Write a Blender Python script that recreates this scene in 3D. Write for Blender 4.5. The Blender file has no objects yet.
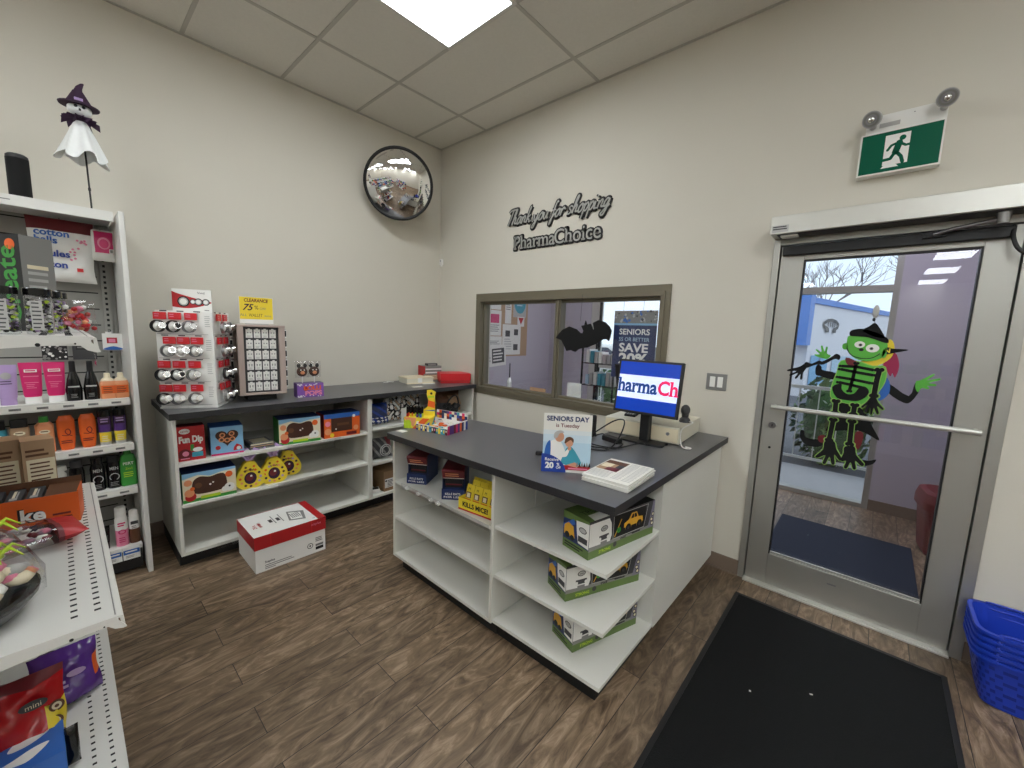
import bpy, math, random
from mathutils import Vector, Matrix
random.seed(7)
R_ = math.radians
# ------------------------------------------------------------------ camera
SC = bpy.context.scene
COL = SC.collection
cd = bpy.data.cameras.new('camera'); cam = bpy.data.objects.new('camera', cd); COL.objects.link(cam)
cr = Vector((0.74189, 0.66964, 0.03439)); cu = Vector((-0.11094, 0.07200, 0.99121)); cf = Vector((-0.66128, 0.73919, -0.12771))
M4 = Matrix((cr, cu, -cf)).transposed().to_4x4(); M4.translation = Vector((3.66996, -2.85447, 1.52461))
cam.matrix_world = M4
cd.sensor_width = 36; cd.lens = 405.07/1024*36; cd.clip_start = 0.02; cd.clip_end = 300
SC.camera = cam
# ------------------------------------------------------------------ exposure, sky
SC.view_settings.view_transform = 'Standard'; SC.view_settings.look = 'None'
SC.view_settings.gamma = 1; SC.view_settings.use_curve_mapping = False
SC.view_settings.exposure = 0.0
LIGHT_E = 15.4
SKY_E = 1.7
w = bpy.data.worlds.new('overcast_sky'); SC.world = w; w.use_nodes = True
wn = w.node_tree.nodes; wl = w.node_tree.links
bg = wn['Background']; bg.inputs[1].default_value = SKY_E
tc = wn.new('ShaderNodeTexCoord'); nz = wn.new('ShaderNodeTexNoise'); nz.inputs['Scale'].default_value = 2.2; nz.inputs['Detail'].default_value = 5
rp = wn.new('ShaderNodeValToRGB'); rp.color_ramp.elements[0].color = (.68, .82, .95, 1); rp.color_ramp.elements[1].color = (.86, .94, 1, 1)
rp.color_ramp.elements[0].position = .35; rp.color_ramp.elements[1].position = .65
wl.new(tc.outputs['Generated'], nz.inputs['Vector']); wl.new(nz.outputs['Fac'], rp.inputs['Fac']); wl.new(rp.outputs['Color'], bg.inputs[0])

# ------------------------------------------------------------------ materials
def lin(c):
    return tuple(((x/255)/12.92 if x/255 <= .04045 else ((x/255+.055)/1.055)**2.4) for x in c)
MATS = {}
def mat(name, c, rough=.5, metal=0, emit=0, spec=.5, noise=0, nscale=20, bump=0, alpha=None, trans=0):
    if name in MATS: return MATS[name]
    m = bpy.data.materials.new(name); m.use_nodes = True; MATS[name] = m
    nt = m.node_tree; b = nt.nodes['Principled BSDF']
    l = (*lin(c), 1)
    b.inputs['Base Color'].default_value = l
    b.inputs['Roughness'].default_value = rough; b.inputs['Metallic'].default_value = metal
    b.inputs['Specular IOR Level'].default_value = spec
    if emit:
        b.inputs['Emission Color'].default_value = l; b.inputs['Emission Strength'].default_value = emit
    if noise or bump:
        t = nt.nodes.new('ShaderNodeTexCoord'); n = nt.nodes.new('ShaderNodeTexNoise')
        n.inputs['Scale'].default_value = nscale; n.inputs['Detail'].default_value = 4
        nt.links.new(t.outputs['Object'], n.inputs['Vector'])
        if noise:
            mx = nt.nodes.new('ShaderNodeMix'); mx.data_type = 'RGBA'
            mx.inputs['A'].default_value = tuple(x*(1-noise) for x in l[:3])+(1,); mx.inputs['B'].default_value = tuple(min(1, x*(1+noise)) for x in l[:3])+(1,)
            nt.links.new(n.outputs['Fac'], mx.inputs['Factor']); nt.links.new(mx.outputs['Result'], b.inputs['Base Color'])
        if bump:
            bp = nt.nodes.new('ShaderNodeBump'); bp.inputs['Strength'].default_value = bump; bp.inputs['Distance'].default_value = .002
            nt.links.new(n.outputs['Fac'], bp.inputs['Height']); nt.links.new(bp.outputs['Normal'], b.inputs['Normal'])
    return m
def glassmat(name, tint, gloss, rough=0.0):
    m = bpy.data.materials.new(name); m.use_nodes = True; MATS[name] = m
    nt = m.node_tree; nt.nodes.remove(nt.nodes['Principled BSDF'])
    o = nt.nodes['Material Output']; t = nt.nodes.new('ShaderNodeBsdfTransparent'); g = nt.nodes.new('ShaderNodeBsdfGlossy'); mx = nt.nodes.new('ShaderNodeMixShader')
    t.inputs[0].default_value = (*tint, 1); g.inputs['Roughness'].default_value = rough
    lw = nt.nodes.new('ShaderNodeLayerWeight'); lw.inputs[0].default_value = .5
    pw = nt.nodes.new('ShaderNodeMath'); pw.operation = 'POWER'; pw.inputs[1].default_value = 4
    ml = nt.nodes.new('ShaderNodeMath'); ml.operation = 'MULTIPLY_ADD'; ml.inputs[1].default_value = .8; ml.inputs[2].default_value = gloss
    nt.links.new(lw.outputs['Facing'], pw.inputs[0]); nt.links.new(pw.outputs[0], ml.inputs[0]); nt.links.new(ml.outputs[0], mx.inputs[0]); nt.links.new(t.outputs[0], mx.inputs[1]); nt.links.new(g.outputs[0], mx.inputs[2]); nt.links.new(mx.outputs[0], o.inputs[0])
    return m
glassmat('window_glass', (.95, .96, .97), .035)
glassmat('door_glass', (.93, .94, .96), .035)
glassmat('clear_film', (.97, .97, .97), .05, .12)
glassmat('clear_plastic', (.94, .94, .95), .05, .05)

def wood_floor():
    m = bpy.data.materials.new('vinyl_plank'); m.use_nodes = True; MATS['vinyl_plank'] = m
    nt = m.node_tree; N = nt.nodes; L = nt.links; b = N['Principled BSDF']
    t = N.new('ShaderNodeTexCoord')
    mp = N.new('ShaderNodeMapping'); mp.inputs['Rotation'].default_value = (0, 0, R_(90)); L.new(t.outputs['Object'], mp.inputs['Vector'])
    br = N.new('ShaderNodeTexBrick'); br.offset = .37; br.inputs['Scale'].default_value = 1
    br.inputs['Brick Width'].default_value = 1.22; br.inputs['Row Height'].default_value = .152; br.inputs['Mortar Size'].default_value = .0016
    br.inputs['Color1'].default_value = (0, 0, 0, 1); br.inputs['Color2'].default_value = (1, 1, 1, 1); br.inputs['Mortar'].default_value = (.5, .5, .5, 1); br.inputs['Bias'].default_value = 0
    L.new(mp.outputs['Vector'], br.inputs['Vector'])
    # grain: noise stretched along the plank, shifted plank by plank
    sh = N.new('ShaderNodeVectorMath'); sh.operation = 'MULTIPLY_ADD'
    L.new(br.outputs['Color'], sh.inputs[0]); sh.inputs[1].default_value = (7, 3, 5)
    L.new(mp.outputs['Vector'], sh.inputs[2])
    m2 = N.new('ShaderNodeMapping'); m2.inputs['Scale'].default_value = (2.6, 9.5, 1); L.new(sh.outputs[0], m2.inputs['Vector'])
    n1 = N.new('ShaderNodeTexNoise'); n1.inputs['Scale'].default_value = 1.6; n1.inputs['Detail'].default_value = 8; n1.inputs['Roughness'].default_value = .65; n1.inputs['Distortion'].default_value = 2.2
    L.new(m2.outputs['Vector'], n1.inputs['Vector'])
    rp = N.new('ShaderNodeValToRGB'); e = rp.color_ramp.elements
    e[0].position = .28; e[0].color = (*lin((66, 52, 40)), 1); e[1].position = .75; e[1].color = (*lin((168, 146, 122)), 1)
    k = rp.color_ramp.elements.new(.5); k.color = (*lin((116, 97, 76)), 1)
    L.new(n1.outputs['Fac'], rp.inputs['Fac'])
    hs = N.new('ShaderNodeHueSaturation'); L.new(rp.outputs['Color'], hs.inputs['Color'])
    mr = N.new('ShaderNodeMapRange'); mr.inputs['To Min'].default_value = .72; mr.inputs['To Max'].default_value = 1.22; L.new(br.outputs['Color'], mr.inputs['Value']); L.new(mr.outputs[0], hs.inputs['Value'])
    mx = N.new('ShaderNodeMix'); mx.data_type = 'RGBA'; mx.inputs['B'].default_value = (.02, .015, .012, 1)
    L.new(br.outputs['Fac'], mx.inputs['Factor']); L.new(hs.outputs['Color'], mx.inputs['A']); L.new(mx.outputs['Result'], b.inputs['Base Color'])
    b.inputs['Roughness'].default_value = .42
    bp = N.new('ShaderNodeBump'); bp.inputs['Strength'].default_value = .25; bp.inputs['Distance'].default_value = .002; L.new(n1.outputs['Fac'], bp.inputs['Height']); L.new(bp.outputs['Normal'], b.inputs['Normal'])
wood_floor()
def C(name, *c, **k): mat(name, c, **k)
C('wall_paint', 208, 203, 190, rough=.85, noise=.02, nscale=3, bump=.06)
C('ceiling_tile', 222, 219, 210, rough=.95, noise=.05, nscale=60, bump=.2)
C('ceiling_grid', 186, 183, 174, rough=.6)
C('rubber_base', 120, 104, 90, rough=.6)
C('panel_light', 245, 250, 254, emit=LIGHT_E)
C('white_melamine', 214, 213, 204, rough=.42, noise=.015, nscale=5)
C('laminate_dark', 90, 90, 92, rough=.3, noise=.05, nscale=90)
C('laminate_edge', 40, 40, 42, rough=.45)
C('kick_black', 18, 18, 18, rough=.6)
C('white_steel', 215, 214, 208, rough=.35)
C('grey_steel', 150, 149, 143, rough=.5)
C('dark_slot', 20, 20, 20, rough=.8)
C('window_bronze', 112, 105, 88, rough=.5, metal=.25)
C('aluminium', 176, 175, 168, rough=.42, metal=.75, noise=.03, nscale=4)
C('aluminium_light', 205, 204, 196, rough=.35, metal=.5)
C('black', 14, 14, 15, rough=.5)
C('black_gloss', 10, 10, 12, rough=.18)
C('felt_black', 12, 12, 13, rough=.95)
C('white', 232, 231, 226, rough=.5)
C('paper', 226, 224, 216, rough=.8)
C('grey', 128, 127, 124, rough=.5)
C('light_grey', 176, 175, 172, rough=.5)
C('dark_grey', 58, 58, 60, rough=.5)
C('beige_plastic', 214, 209, 190, rough=.45)
C('red', 176, 28, 32, rough=.45)
C('bright_red', 206, 32, 40, rough=.4)
C('dark_red', 104, 22, 30, rough=.45)
C('orange', 222, 96, 30, rough=.45)
C('peach', 226, 150, 104, rough=.4)
C('yellow', 232, 206, 52, rough=.45)
C('lime', 178, 206, 40, rough=.45)
C('green', 52, 140, 52, rough=.45)
C('skin_green', 88, 176, 62, rough=.6)
C('exit_green', 4, 88, 64, rough=.4, spec=.15)
C('navy', 26, 44, 92, rough=.45)
C('deep_blue', 30, 62, 150, rough=.4)
C('blue', 44, 98, 176, rough=.4)
C('sky_blue', 128, 178, 214, rough=.5)
C('pale_blue', 178, 206, 222, rough=.5)
C('teal', 60, 150, 170, rough=.5)
C('purple', 84, 50, 120, rough=.35)
C('dark_purple', 50, 22, 52, rough=.7)
C('lilac', 176, 150, 196, rough=.35)
C('magenta', 206, 34, 104, rough=.35)
C('pink', 226, 132, 160, rough=.4)
C('brown', 98, 62, 38, rough=.6)
C('chocolate', 66, 36, 22, rough=.45)
C('cardboard', 146, 116, 84, rough=.8, noise=.06, nscale=30)
C('kraft', 190, 152, 116, rough=.75, noise=.06, nscale=25)
C('tan', 176, 144, 112, rough=.8)
C('cream', 226, 214, 184, rough=.6)
C('skin', 206, 150, 120, rough=.6)
C('mirror', 245, 245, 245, rough=.01, metal=1)
C('chrome', 220, 220, 220, rough=.12, metal=1)
C('steel', 150, 150, 152, rough=.28, metal=1)
C('foil_purple', 84, 46, 128, rough=.2); C('foil_red', 176, 24, 30, rough=.2)
C('basket_blue', 28, 60, 178, rough=.38)
C('mat_black', 21, 22, 22, rough=.95, spec=.2, noise=.15, nscale=200, bump=.8)
C('mat_navy', 40, 46, 60, rough=.95, noise=.15, nscale=200, bump=.6)
C('vest_wall', 186, 180, 190, rough=.8)
C('concrete', 168, 168, 168, rough=.9, noise=.08, nscale=6)
C('asphalt', 92, 94, 98, rough=.95, noise=.1, nscale=10)
C('white_brick', 226, 226, 230, rough=.85, noise=.04, nscale=12)
C('fascia_blue', 70, 128, 208, rough=.5)
C('hedge', 70, 96, 56, rough=.9)
C('bark', 120, 116, 120, rough=.9)
C('cloth_white', 232, 234, 232, rough=.9)
C('scr_blue', 10, 54, 158, emit=.55, rough=.2)
C('scr_white', 208, 218, 244, emit=.62, rough=.2)
C('scr_navy', 26, 60, 120, emit=.6, rough=.2)
C('scr_red', 206, 24, 84, emit=.75, rough=.2)
C('glass_dark', 70, 74, 84, rough=.1)
# ------------------------------------------------------------------ mesh builder
def FRONT(u, v, d): return (u, -d, v)
def TOP(u, v, d): return (u, v, d)
def text_geo(s, bold=0.0, shear=0.0, space=1.0):
    key = (s, bold, shear, space)
    if key not in text_geo.c:
        cu_ = bpy.data.curves.new('t', 'FONT'); cu_.body = s; cu_.size = 1; cu_.offset = bold; cu_.shear = shear; cu_.space_character = space; cu_.resolution_u = 3
        ob = bpy.data.objects.new('t', cu_)
        me = bpy.data.meshes.new_from_object(ob)
        vs = [(v.co.x, v.co.y) for v in me.vertices]; fs = [tuple(p.vertices) for p in me.polygons]
        cnt = {}
        for p in fs:
            for i in range(len(p)):
                e = tuple(sorted((p[i], p[(i+1) % len(p)]))); cnt[e] = cnt.get(e, 0)+1
        be = [e for e, n in cnt.items() if n == 1]
        bpy.data.objects.remove(ob); bpy.data.curves.remove(cu_); bpy.data.meshes.remove(me)
        text_geo.c[key] = (vs, fs, be)
    return text_geo.c[key]
text_geo.c = {}
class MB:
    def __init__(s): s.v = []; s.f = []; s.mi = []; s.ms = []; s.cur = 'white'; s.fr = FRONT; s.sm = []
    def m(s, n): s.cur = n; return s
    def _i(s, n=None):
        n = n or s.cur
        if n not in s.ms: s.ms.append(n)
        return s.ms.index(n)
    def add(s, vs, fs, m=None, smooth=False):
        o = len(s.v); s.v += [tuple(x) for x in vs]; k = s._i(m)
        for f in fs: s.f.append(tuple(i+o for i in f)); s.mi.append(k); s.sm.append(smooth)
        return s
    def box(s, x0, y0, z0, x1, y1, z1, m=None):
        v = [(x, y, z) for z in (z0, z1) for y in (y0, y1) for x in (x0, x1)]
        return s.add(v, [(0, 2, 3, 1), (4, 5, 7, 6), (0, 1, 5, 4), (2, 6, 7, 3), (0, 4, 6, 2), (1, 3, 7, 5)], m)
    def boxes6(s, x0, y0, z0, x1, y1, z1, front, back, left, right, bottom, top):
        v = [(x, y, z) for z in (z0, z1) for y in (y0, y1) for x in (x0, x1)]
        for f, mm in zip([(0, 2, 3, 1), (4, 5, 7, 6), (0, 1, 5, 4), (2, 6, 7, 3), (0, 4, 6, 2), (1, 3, 7, 5)], (bottom, top, front, back, left, right)): s.add([v[i] for i in f], [(0, 1, 2, 3)], mm)
        return s
    def prism(s, pts, lo, hi, ax='y', m=None):
        n = len(pts)
        def P(p, t): return {'y': (p[0], t, p[1]), 'z': (p[0], p[1], t), 'x': (t, p[0], p[1])}[ax]
        v = [P(p, lo) for p in pts]+[P(p, hi) for p in pts]
        fs = [tuple(range(n)), tuple(range(2*n-1, n-1, -1))]+[(i, i+n, (i+1) % n+n, (i+1) % n) for i in range(n)]
        return s.add(v, fs, m)
    def loft(s, secs, n=20, cx=0, cy=0, m=None, pw=2.0):
        # secs: (z, rx, ry[, mat]) stacked ellipse rings
        rings = []
        for sc in secs:
            r = []
            for i in range(n):
                a = 2*math.pi*i/n; c, q = math.cos(a), math.sin(a)
                r.append((cx+sc[1]*math.copysign(abs(c)**(2/pw), c), cy+sc[2]*math.copysign(abs(q)**(2/pw), q), sc[0]))
            rings.append(r)
        mm = m or s.cur
        s.add(rings[0], [tuple(range(n-1, -1, -1))], mm)
        for k in range(len(secs)-1):
            if len(secs[k]) > 3: mm = secs[k][3]
            s.add(rings[k]+rings[k+1], [(i, (i+1) % n, n+(i+1) % n, n+i) for i in range(n)], mm, True)
        s.add(rings[-1], [tuple(range(n))], mm)
        return s
    def tube(s, pts, r, n=8, m=None, flat=None, closed=False):
        pts = [Vector(p) for p in pts]; rs = r if isinstance(r, (list, tuple)) else [r]*len(pts)
        rings = []; up = None
        for i, p in enumerate(pts):
            t = (pts[min(i+1, len(pts)-1)]-pts[max(i-1, 0)])
            if t.length < 1e-9: t = Vector((0, 0, 1))
            t.normalize()
            if up is None: up = Vector((0, 0, 1)) if abs(t.z) < .9 else Vector((1, 0, 0))
            a = t.cross(up)
            if a.length < 1e-6: a = t.cross(Vector((0, 1, 0)))
            a.normalize(); b = a.cross(t).normalized(); up = b
            rings.append([tuple(p+(a*math.cos(2*math.pi*k/n)+b*math.sin(2*math.pi*k/n))*rs[i]) for k in range(n)])
        if flat:
            ax, c, sc = flat
            for rg in rings:
                for k in range(n):
                    q = list(rg[k]); q[ax] = c+(q[ax]-c)*sc; rg[k] = tuple(q)
        v = [q for rg in rings for q in rg]; fs = []
        for i in range(len(rings)-1):
            fs += [(i*n+k, i*n+(k+1) % n, (i+1)*n+(k+1) % n, (i+1)*n+k) for k in range(n)]
        s.add(v, fs, m, True)
        s.add(rings[0], [tuple(range(n-1, -1, -1))], m); s.add(rings[-1], [tuple(range(n))], m)
        return s
    def ell(s, c, r, n=14, m=None, jit=0):
        v = []; fs = []; h = n//2
        for j in range(h+1):
            t = math.pi*j/h
            for i in range(n):
                a = 2*math.pi*i/n; k = 1+(random.uniform(-jit, jit) if jit else 0)
                v.append((c[0]+r[0]*k*math.sin(t)*math.cos(a), c[1]+r[1]*k*math.sin(t)*math.sin(a), c[2]+r[2]*k*math.cos(t)))
        for j in range(h):
            fs += [(j*n+i, (j+1)*n+i, (j+1)*n+(i+1) % n, j*n+(i+1) % n) for i in range(n)]
        return s.add(v, fs, m, True)
    # ---- flat print on the current face frame
    def poly(s, pts, m=None, d=.0006): return s.add([s.fr(u, v, d) for u, v in pts], [tuple(range(len(pts)))], m)
    def rect(s, u0, v0, u1, v1, m=None, d=.0006): return s.poly([(u0, v0), (u1, v0), (u1, v1), (u0, v1)], m, d)
    def disc(s, u, v, r, m=None, d=.0008, ry=None, n=16, a0=0, a1=360):
        ry = ry or r
        pts = [(u+r*math.cos(R_(a0+(a1-a0)*i/n)), v+ry*math.sin(R_(a0+(a1-a0)*i/n))) for i in range(n+(0 if a1-a0 >= 360 else 1))]
        if a1-a0 < 360 and a1-a0 != 180: pts.append((u, v))
        return s.poly(pts, m, d)
    def stroke(s, pts, w, m=None, d=.001):
        for (a, b), (c, e) in zip(pts[:-1], pts[1:]):
            L = math.hypot(c-a, e-b) or 1e-9; nx, ny = -(e-b)/L*w/2, (c-a)/L*w/2; d += 3e-5
            s.poly([(a+nx, b+ny), (a-nx, b-ny), (c-nx, e-ny), (c+nx, e+ny)], m, d)
        for a, b in pts: d += 3e-5; s.disc(a, b, w/2, m, d, n=8)
        return s
    def text(s, t, u, v, h, m=None, d=.0012, al='c', bold=0.0, shear=0.0, width=None, space=1.0, rot=0, serif=0):
        vs, fs, be = text_geo(t, bold, shear, space)
        x0 = min(p[0] for p in vs); x1 = max(p[0] for p in vs)
        k = h/.69; kx = k if width is None else width/(x1-x0)
        ox = {'c': (x0+x1)/2, 'l': x0, 'r': x1}[al]
        c, q = math.cos(R_(rot)), math.sin(R_(rot))
        def T(x, y):
            X = (x-ox)*kx; Y = y*k
            return s.fr(u+X*c-Y*q, v+X*q+Y*c, d)
        s.add([T(*p) for p in vs], fs, m)
        if serif:
            for a, b in be:
                p, r = vs[a], vs[b]
                if abs(p[1]-r[1]) < 1e-3 and .05 < abs(p[0]-r[0]) < .2:
                    y = p[1]; lo = min(p[0], r[0]); hi = max(p[0], r[0])
                    up = y > .25
                    ya, yb = (y-.07, y) if up else (y, y+.07)
                    s.add([T(lo-serif, ya), T(hi+(0 if up else serif), ya), T(hi+(0 if up else serif), yb), T(lo-serif, yb)], [(0, 1, 2, 3)], m)
        return s
    def lines(s, u0, u1, v0, n, dv, h, m=None, d=.001, jag=.25):
        # rows of small print
        for i in range(n):
            s.rect(u0, v0-i*dv, u0+(u1-u0)*(1-random.random()*jag), v0-i*dv+h, m, d)
        return s
    def build(s, name, parent=None, bevel=0, loc=None, rz=0, kind=None):
        me = bpy.data.meshes.new(name); me.from_pydata(s.v, [], s.f)
        for n in s.ms: me.materials.append(MATS[n])
        me.polygons.foreach_set('material_index', s.mi); me.polygons.foreach_set('use_smooth', s.sm)
        me.update()
        o = bpy.data.objects.new(name, me); COL.objects.link(o)
        if parent: o.parent = parent
        if loc: o.location = loc
        if rz: o.rotation_euler = (0, 0, R_(rz))
        if kind: o['kind'] = kind
        if bevel:
            b = o.modifiers.new('bevel', 'BEVEL'); b.width = bevel; b.segments = 2; b.limit_method = 'ANGLE'; b.angle_limit = R_(50)
        return o
def tag(o, label, cat, group=None, kind=None):
    o['label'] = label; o['category'] = cat
    if group: o['group'] = group
    if kind: o['kind'] = kind
    return o
def thing(name, label, cat, loc=(0, 0, 0), rz=0, group=None):
    o = bpy.data.objects.new(name, None); o.empty_display_size = .05; COL.objects.link(o)
    o.location = loc; o.rotation_euler = (0, 0, R_(rz))
    return tag(o, label, cat, group)
def dup(root, label, loc, rz=None, group=None):
    r = root.copy(); COL.objects.link(r); r.location = loc
    if rz is not None: r.rotation_euler = (0, 0, R_(rz))
    r['label'] = label
    if group: r['group'] = group
    for ch in list(root.children):
        c = ch.copy(); COL.objects.link(c); c.parent = r
        for g in ch.children:
            q = g.copy(); COL.objects.link(q); q.parent = c
    return r
def smooth_closed(pts, k=6):
    out = []; n = len(pts)
    for i in range(n):
        p0, p1, p2, p3 = pts[i-1], pts[i], pts[(i+1) % n], pts[(i+2) % n]
        for j in range(k):
            t = j/k
            out.append(tuple(.5*((2*p1[a])+(-p0[a]+p2[a])*t+(2*p0[a]-5*p1[a]+4*p2[a]-p3[a])*t*t+(-p0[a]+3*p1[a]-3*p2[a]+p3[a])*t**3) for a in range(2)))
    return out
def smooth_open(pts, k=6):
    out = []; n = len(pts); D = len(pts[0])
    for i in range(n-1):
        p0, p1, p2, p3 = pts[max(i-1, 0)], pts[i], pts[i+1], pts[min(i+2, n-1)]
        for j in range(k):
            t = j/k
            out.append(tuple(.5*((2*p1[a])+(-p0[a]+p2[a])*t+(2*p0[a]-5*p1[a]+4*p2[a]-p3[a])*t*t+(-p0[a]+3*p1[a]-3*p2[a]+p3[a])*t**3) for a in range(D)))
    out.append(tuple(pts[-1])); return out
def pillow(mb, w, h, d, matf, nx=14, ny=14, crinkle=.004, base=0.0, lean=0.0, seed=1):
    # a sealed bag in the local xz plane, thickness along y; matf(u, v, front) -> material
    rd = random.Random(seed); K = [(rd.uniform(4, 13), rd.uniform(4, 13), rd.uniform(0, 6.3), rd.uniform(-1, 1)) for _ in range(7)]
    def wr(u, v): return sum(a*math.sin(p*u+q*v*(1 if k % 2 else -1)+f) for k, (p, q, f, a) in enumerate(K))/2.2
    for side in (-1, 1):
        o = len(mb.v)
        for j in range(ny+1):
            for i in range(nx+1):
                u = i/nx; v = j/ny
                e = (max(0, 1-abs(2*u-1)**3.2)**.6)*(max(0, 1-abs(2*v-1)**3.6)**.6)
                c = crinkle*(wr(u, v+side*.3)+rd.uniform(-.35, .35))
                mb.v.append(((u-.5)*w*(1-.05*math.sin(math.pi*v))+crinkle*.5*wr(v, .5)*abs(2*u-1), side*e*d/2*(1-.35*v)+(c*min(1, e*1.5) if e > 0 else 0)+lean*v, base+v*h))
        for j in range(ny):
            for i in range(nx):
                a = o+j*(nx+1)+i; q = (a, a+1, a+nx+2, a+nx+1)
                mb.f.append(q[::-1] if side > 0 else q); mb.mi.append(mb._i(matf((i+.5)/nx, (j+.5)/ny, side < 0))); mb.sm.append(True)
    return mb
def carton(name, label, cat, loc, w, d, h, rz, side, top, group=None, front=None, back=None):
    # a closed box: local front at y=0 facing -y, returns (Empty, MB of the carton)
    t = thing(name, label, cat, loc, rz, group)
    mb = MB(); mb.boxes6(-w/2, 0, 0, w/2, d, h, front or side, back or side, side, side, side, top)
    return t, mb
# ------------------------------------------------------------------ the room
H = 3.409; XM = 7.6; YM = -15.0
def struct(mb, name, parent=None, bevel=0): return mb.build(name, parent, bevel, kind='structure')
b = MB().m('vinyl_plank'); b.box(-.15, YM, -.1, XM, 2.06, 0); struct(b, 'floor')
b = MB().m('wall_paint'); b.box(-.15, YM, 0, 0, .15, H); struct(b, 'wall_left')
b = MB().m('wall_paint')
for x0, z0, x1, z1 in ((0, 0, .655, H), (.655, 0, 2.51, .95), (.655, 1.83, 2.51, H), (2.51, 0, 3.15, H), (3.15, 2.11, 4.14, H), (4.14, 0, XM, H)): b.box(x0, 0, z0, x1, .15, z1)
struct(b, 'wall_back')
b = MB().m('wall_paint'); b.box(XM, YM, 0, XM+.15, .15, H); struct(b, 'wall_right')
b = MB().m('wall_paint'); b.box(-.15, YM-.15, 0, XM+.15, YM, H); struct(b, 'wall_front')
b = MB().m('ceiling_tile'); b.box(-.15, YM, H, XM, .15, H+.05); struct(b, 'ceiling')
b = MB().m('ceiling_grid')
GX = [.684+1.208*k for k in range(6)]; GY = [-.344-.609*k for k in range(24)]
for x in GX: b.box(x-.012, YM, H-.004, x+.012, 0, H)
for y in GY: b.box(0, y-.012, H-.0035, XM, y+.012, H)
b.box(0, YM, H-.004, .02, 0, H); b.box(0, -.02, H-.004, XM, 0, H)
struct(b, 'trim_1')
# rubber cove base
b = MB().m('rubber_base'); b.box(0, YM, 0, .008, 0, .1); b.box(.008, YM, 0, .02, 0, .012); struct(b, 'baseboard_left')
b = MB().m('rubber_base')
for x0, x1 in ((0.01, 3.15), (4.14, XM)): b.box(x0, -.008, 0, x1, 0, .1); b.box(x0, -.02, 0, x1, -.008, .012)
struct(b, 'baseboard_back')

# ------------------------------------------------------------------ ceiling lights
k = 0
LN = {(0, 0): 'bright ceiling light panel cut by the top edge of the photo'}
where = {1: 'middle', 2: 'far right'}
for i in range(3):
    for j in range(6):
        x0 = 1.308+2.416*i; y0 = -.953-2.436*j
        if i: x0 += .604
        if i == 1: y0 -= .609
        t = thing('ceiling_light', LN.get((i, j), 'unseen lit ceiling panel, row %s from the mirror wall, %s from the door wall' % (('one', 'two', 'three')[i], ('first', 'second', 'third', 'fourth', 'fifth', 'sixth')[j])), 'ceiling light', (x0+.292, y0-.609, H), 0, None if (i, j) == (0, 0) else 'ceiling lights over the shop floor')
        f = MB().m('white_steel')
        for a in ((-.306, -.61, .306, -.588), (-.306, .588, .306, .61), (-.306, -.588, -.284, .588), (.284, -.588, .306, .588)): f.box(a[0], a[1], -.012, a[2], a[3], -.001)
        f.build('frame', t)
        d = MB().m('panel_light'); d.box(-.284, -.588, -.009, .284, .588, -.005); d.build('diffuser', t)

# ------------------------------------------------------------------ window to the vestibule
W = struct(MB().m('window_bronze').box(.601, -.012, .891, 2.568, .0, .945).box(.601, -.012, 1.835, 2.568, 0, 1.89).box(.601, -.012, .945, .655, 0, 1.835).box(2.514, -.012, .945, 2.568, 0, 1.835), 'window_1', bevel=.003)
b = MB().m('window_bronze')
for x0, z0, x1, z1, y0, y1 in ((.64, .93, 2.53, .965, -.02, .12), (.64, 1.81, 2.53, 1.845, -.02, .12), (.64, .965, .672, 1.81, -.02, .12), (2.497, .965, 2.53, 1.81, -.02, .12),
                               (.672, .965, 2.497, .985, .03, .08), (.672, 1.785, 2.497, 1.81, .03, .08), (.672, .985, .69, 1.785, .03, .08), (2.479, .985, 2.497, 1.785, .03, .08)): b.box(x0, y0, z0, x1, y1, z1)
struct(b, 'window_frame', W, .002)
struct(MB().m('window_bronze').box(1.575, .01, .966, 1.632, .09, 1.809).box(1.59, -.005, .966, 1.617, .01, 1.809), 'window_mullion', W, .002)
for x0, x1, y in ((.69, 1.58, .062), (1.625, 2.479, .05)):
    struct(MB().m('window_glass').box(x0, y, .985, x1, y+.004, 1.785), 'glass_pane', W)

# ------------------------------------------------------------------ entrance door
b = MB().m('aluminium')
b.box(3.15, -.012, 0, 3.184, .13, 2.11); b.box(4.096, -.012, 0, 4.14, .13, 2.11); b.box(3.184, -.012, 2.075, 4.096, .13, 2.11)
b.m('dark_slot').box(3.184, .055, .0, 3.196, .07, 2.075).box(4.084, .055, 0, 4.096, .07, 2.075)
D = struct(b, 'door_1', bevel=.002)
b = MB().m('aluminium')
b.box(3.19, .0, .012, 3.302, .045, 2.07); b.box(3.978, .0, .012, 4.09, .045, 2.07); b.box(3.302, 0, .012, 3.978, .045, .213); b.box(3.302, 0, 1.986, 3.978, .045, 2.07)
struct(b, 'door_leaf_frame', D, .002)
b = MB().m('black')
b.box(3.302, .004, .213, 3.309, .04, 1.986); b.box(3.971, .004, .213, 3.978, .04, 1.986); b.box(3.309, .004, 1.979, 3.971, .04, 1.986)
b.m('aluminium_light').box(3.309, .002, .213, 3.971, .01, .222).box(3.309, .0045, .226, 3.971, .01, .232)
b.m('black').box(3.309, .010, .213, 3.971, .04, .226)
struct(b, 'glazing_bead', D)
struct(MB().m('door_glass').box(3.309, .022, .226, 3.971, .028, 1.979), 'glass_pane', D)
struct(MB().m('aluminium_light').box(3.184, -.038, 0, 4.096, .1, .011).box(3.184, -.03, .011, 4.096, .09, .016), 'threshold', D, .002)
b = MB().m('aluminium_light')
b.tube([(3.235, -.05, 1.137), (4.065, -.05, 1.137)], .013, 12)
for x in (3.246, 4.052): b.tube([(x, -.05, 1.137), (x, .002, 1.137)], .011, 10)
struct(b, 'push_bar', D)
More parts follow.
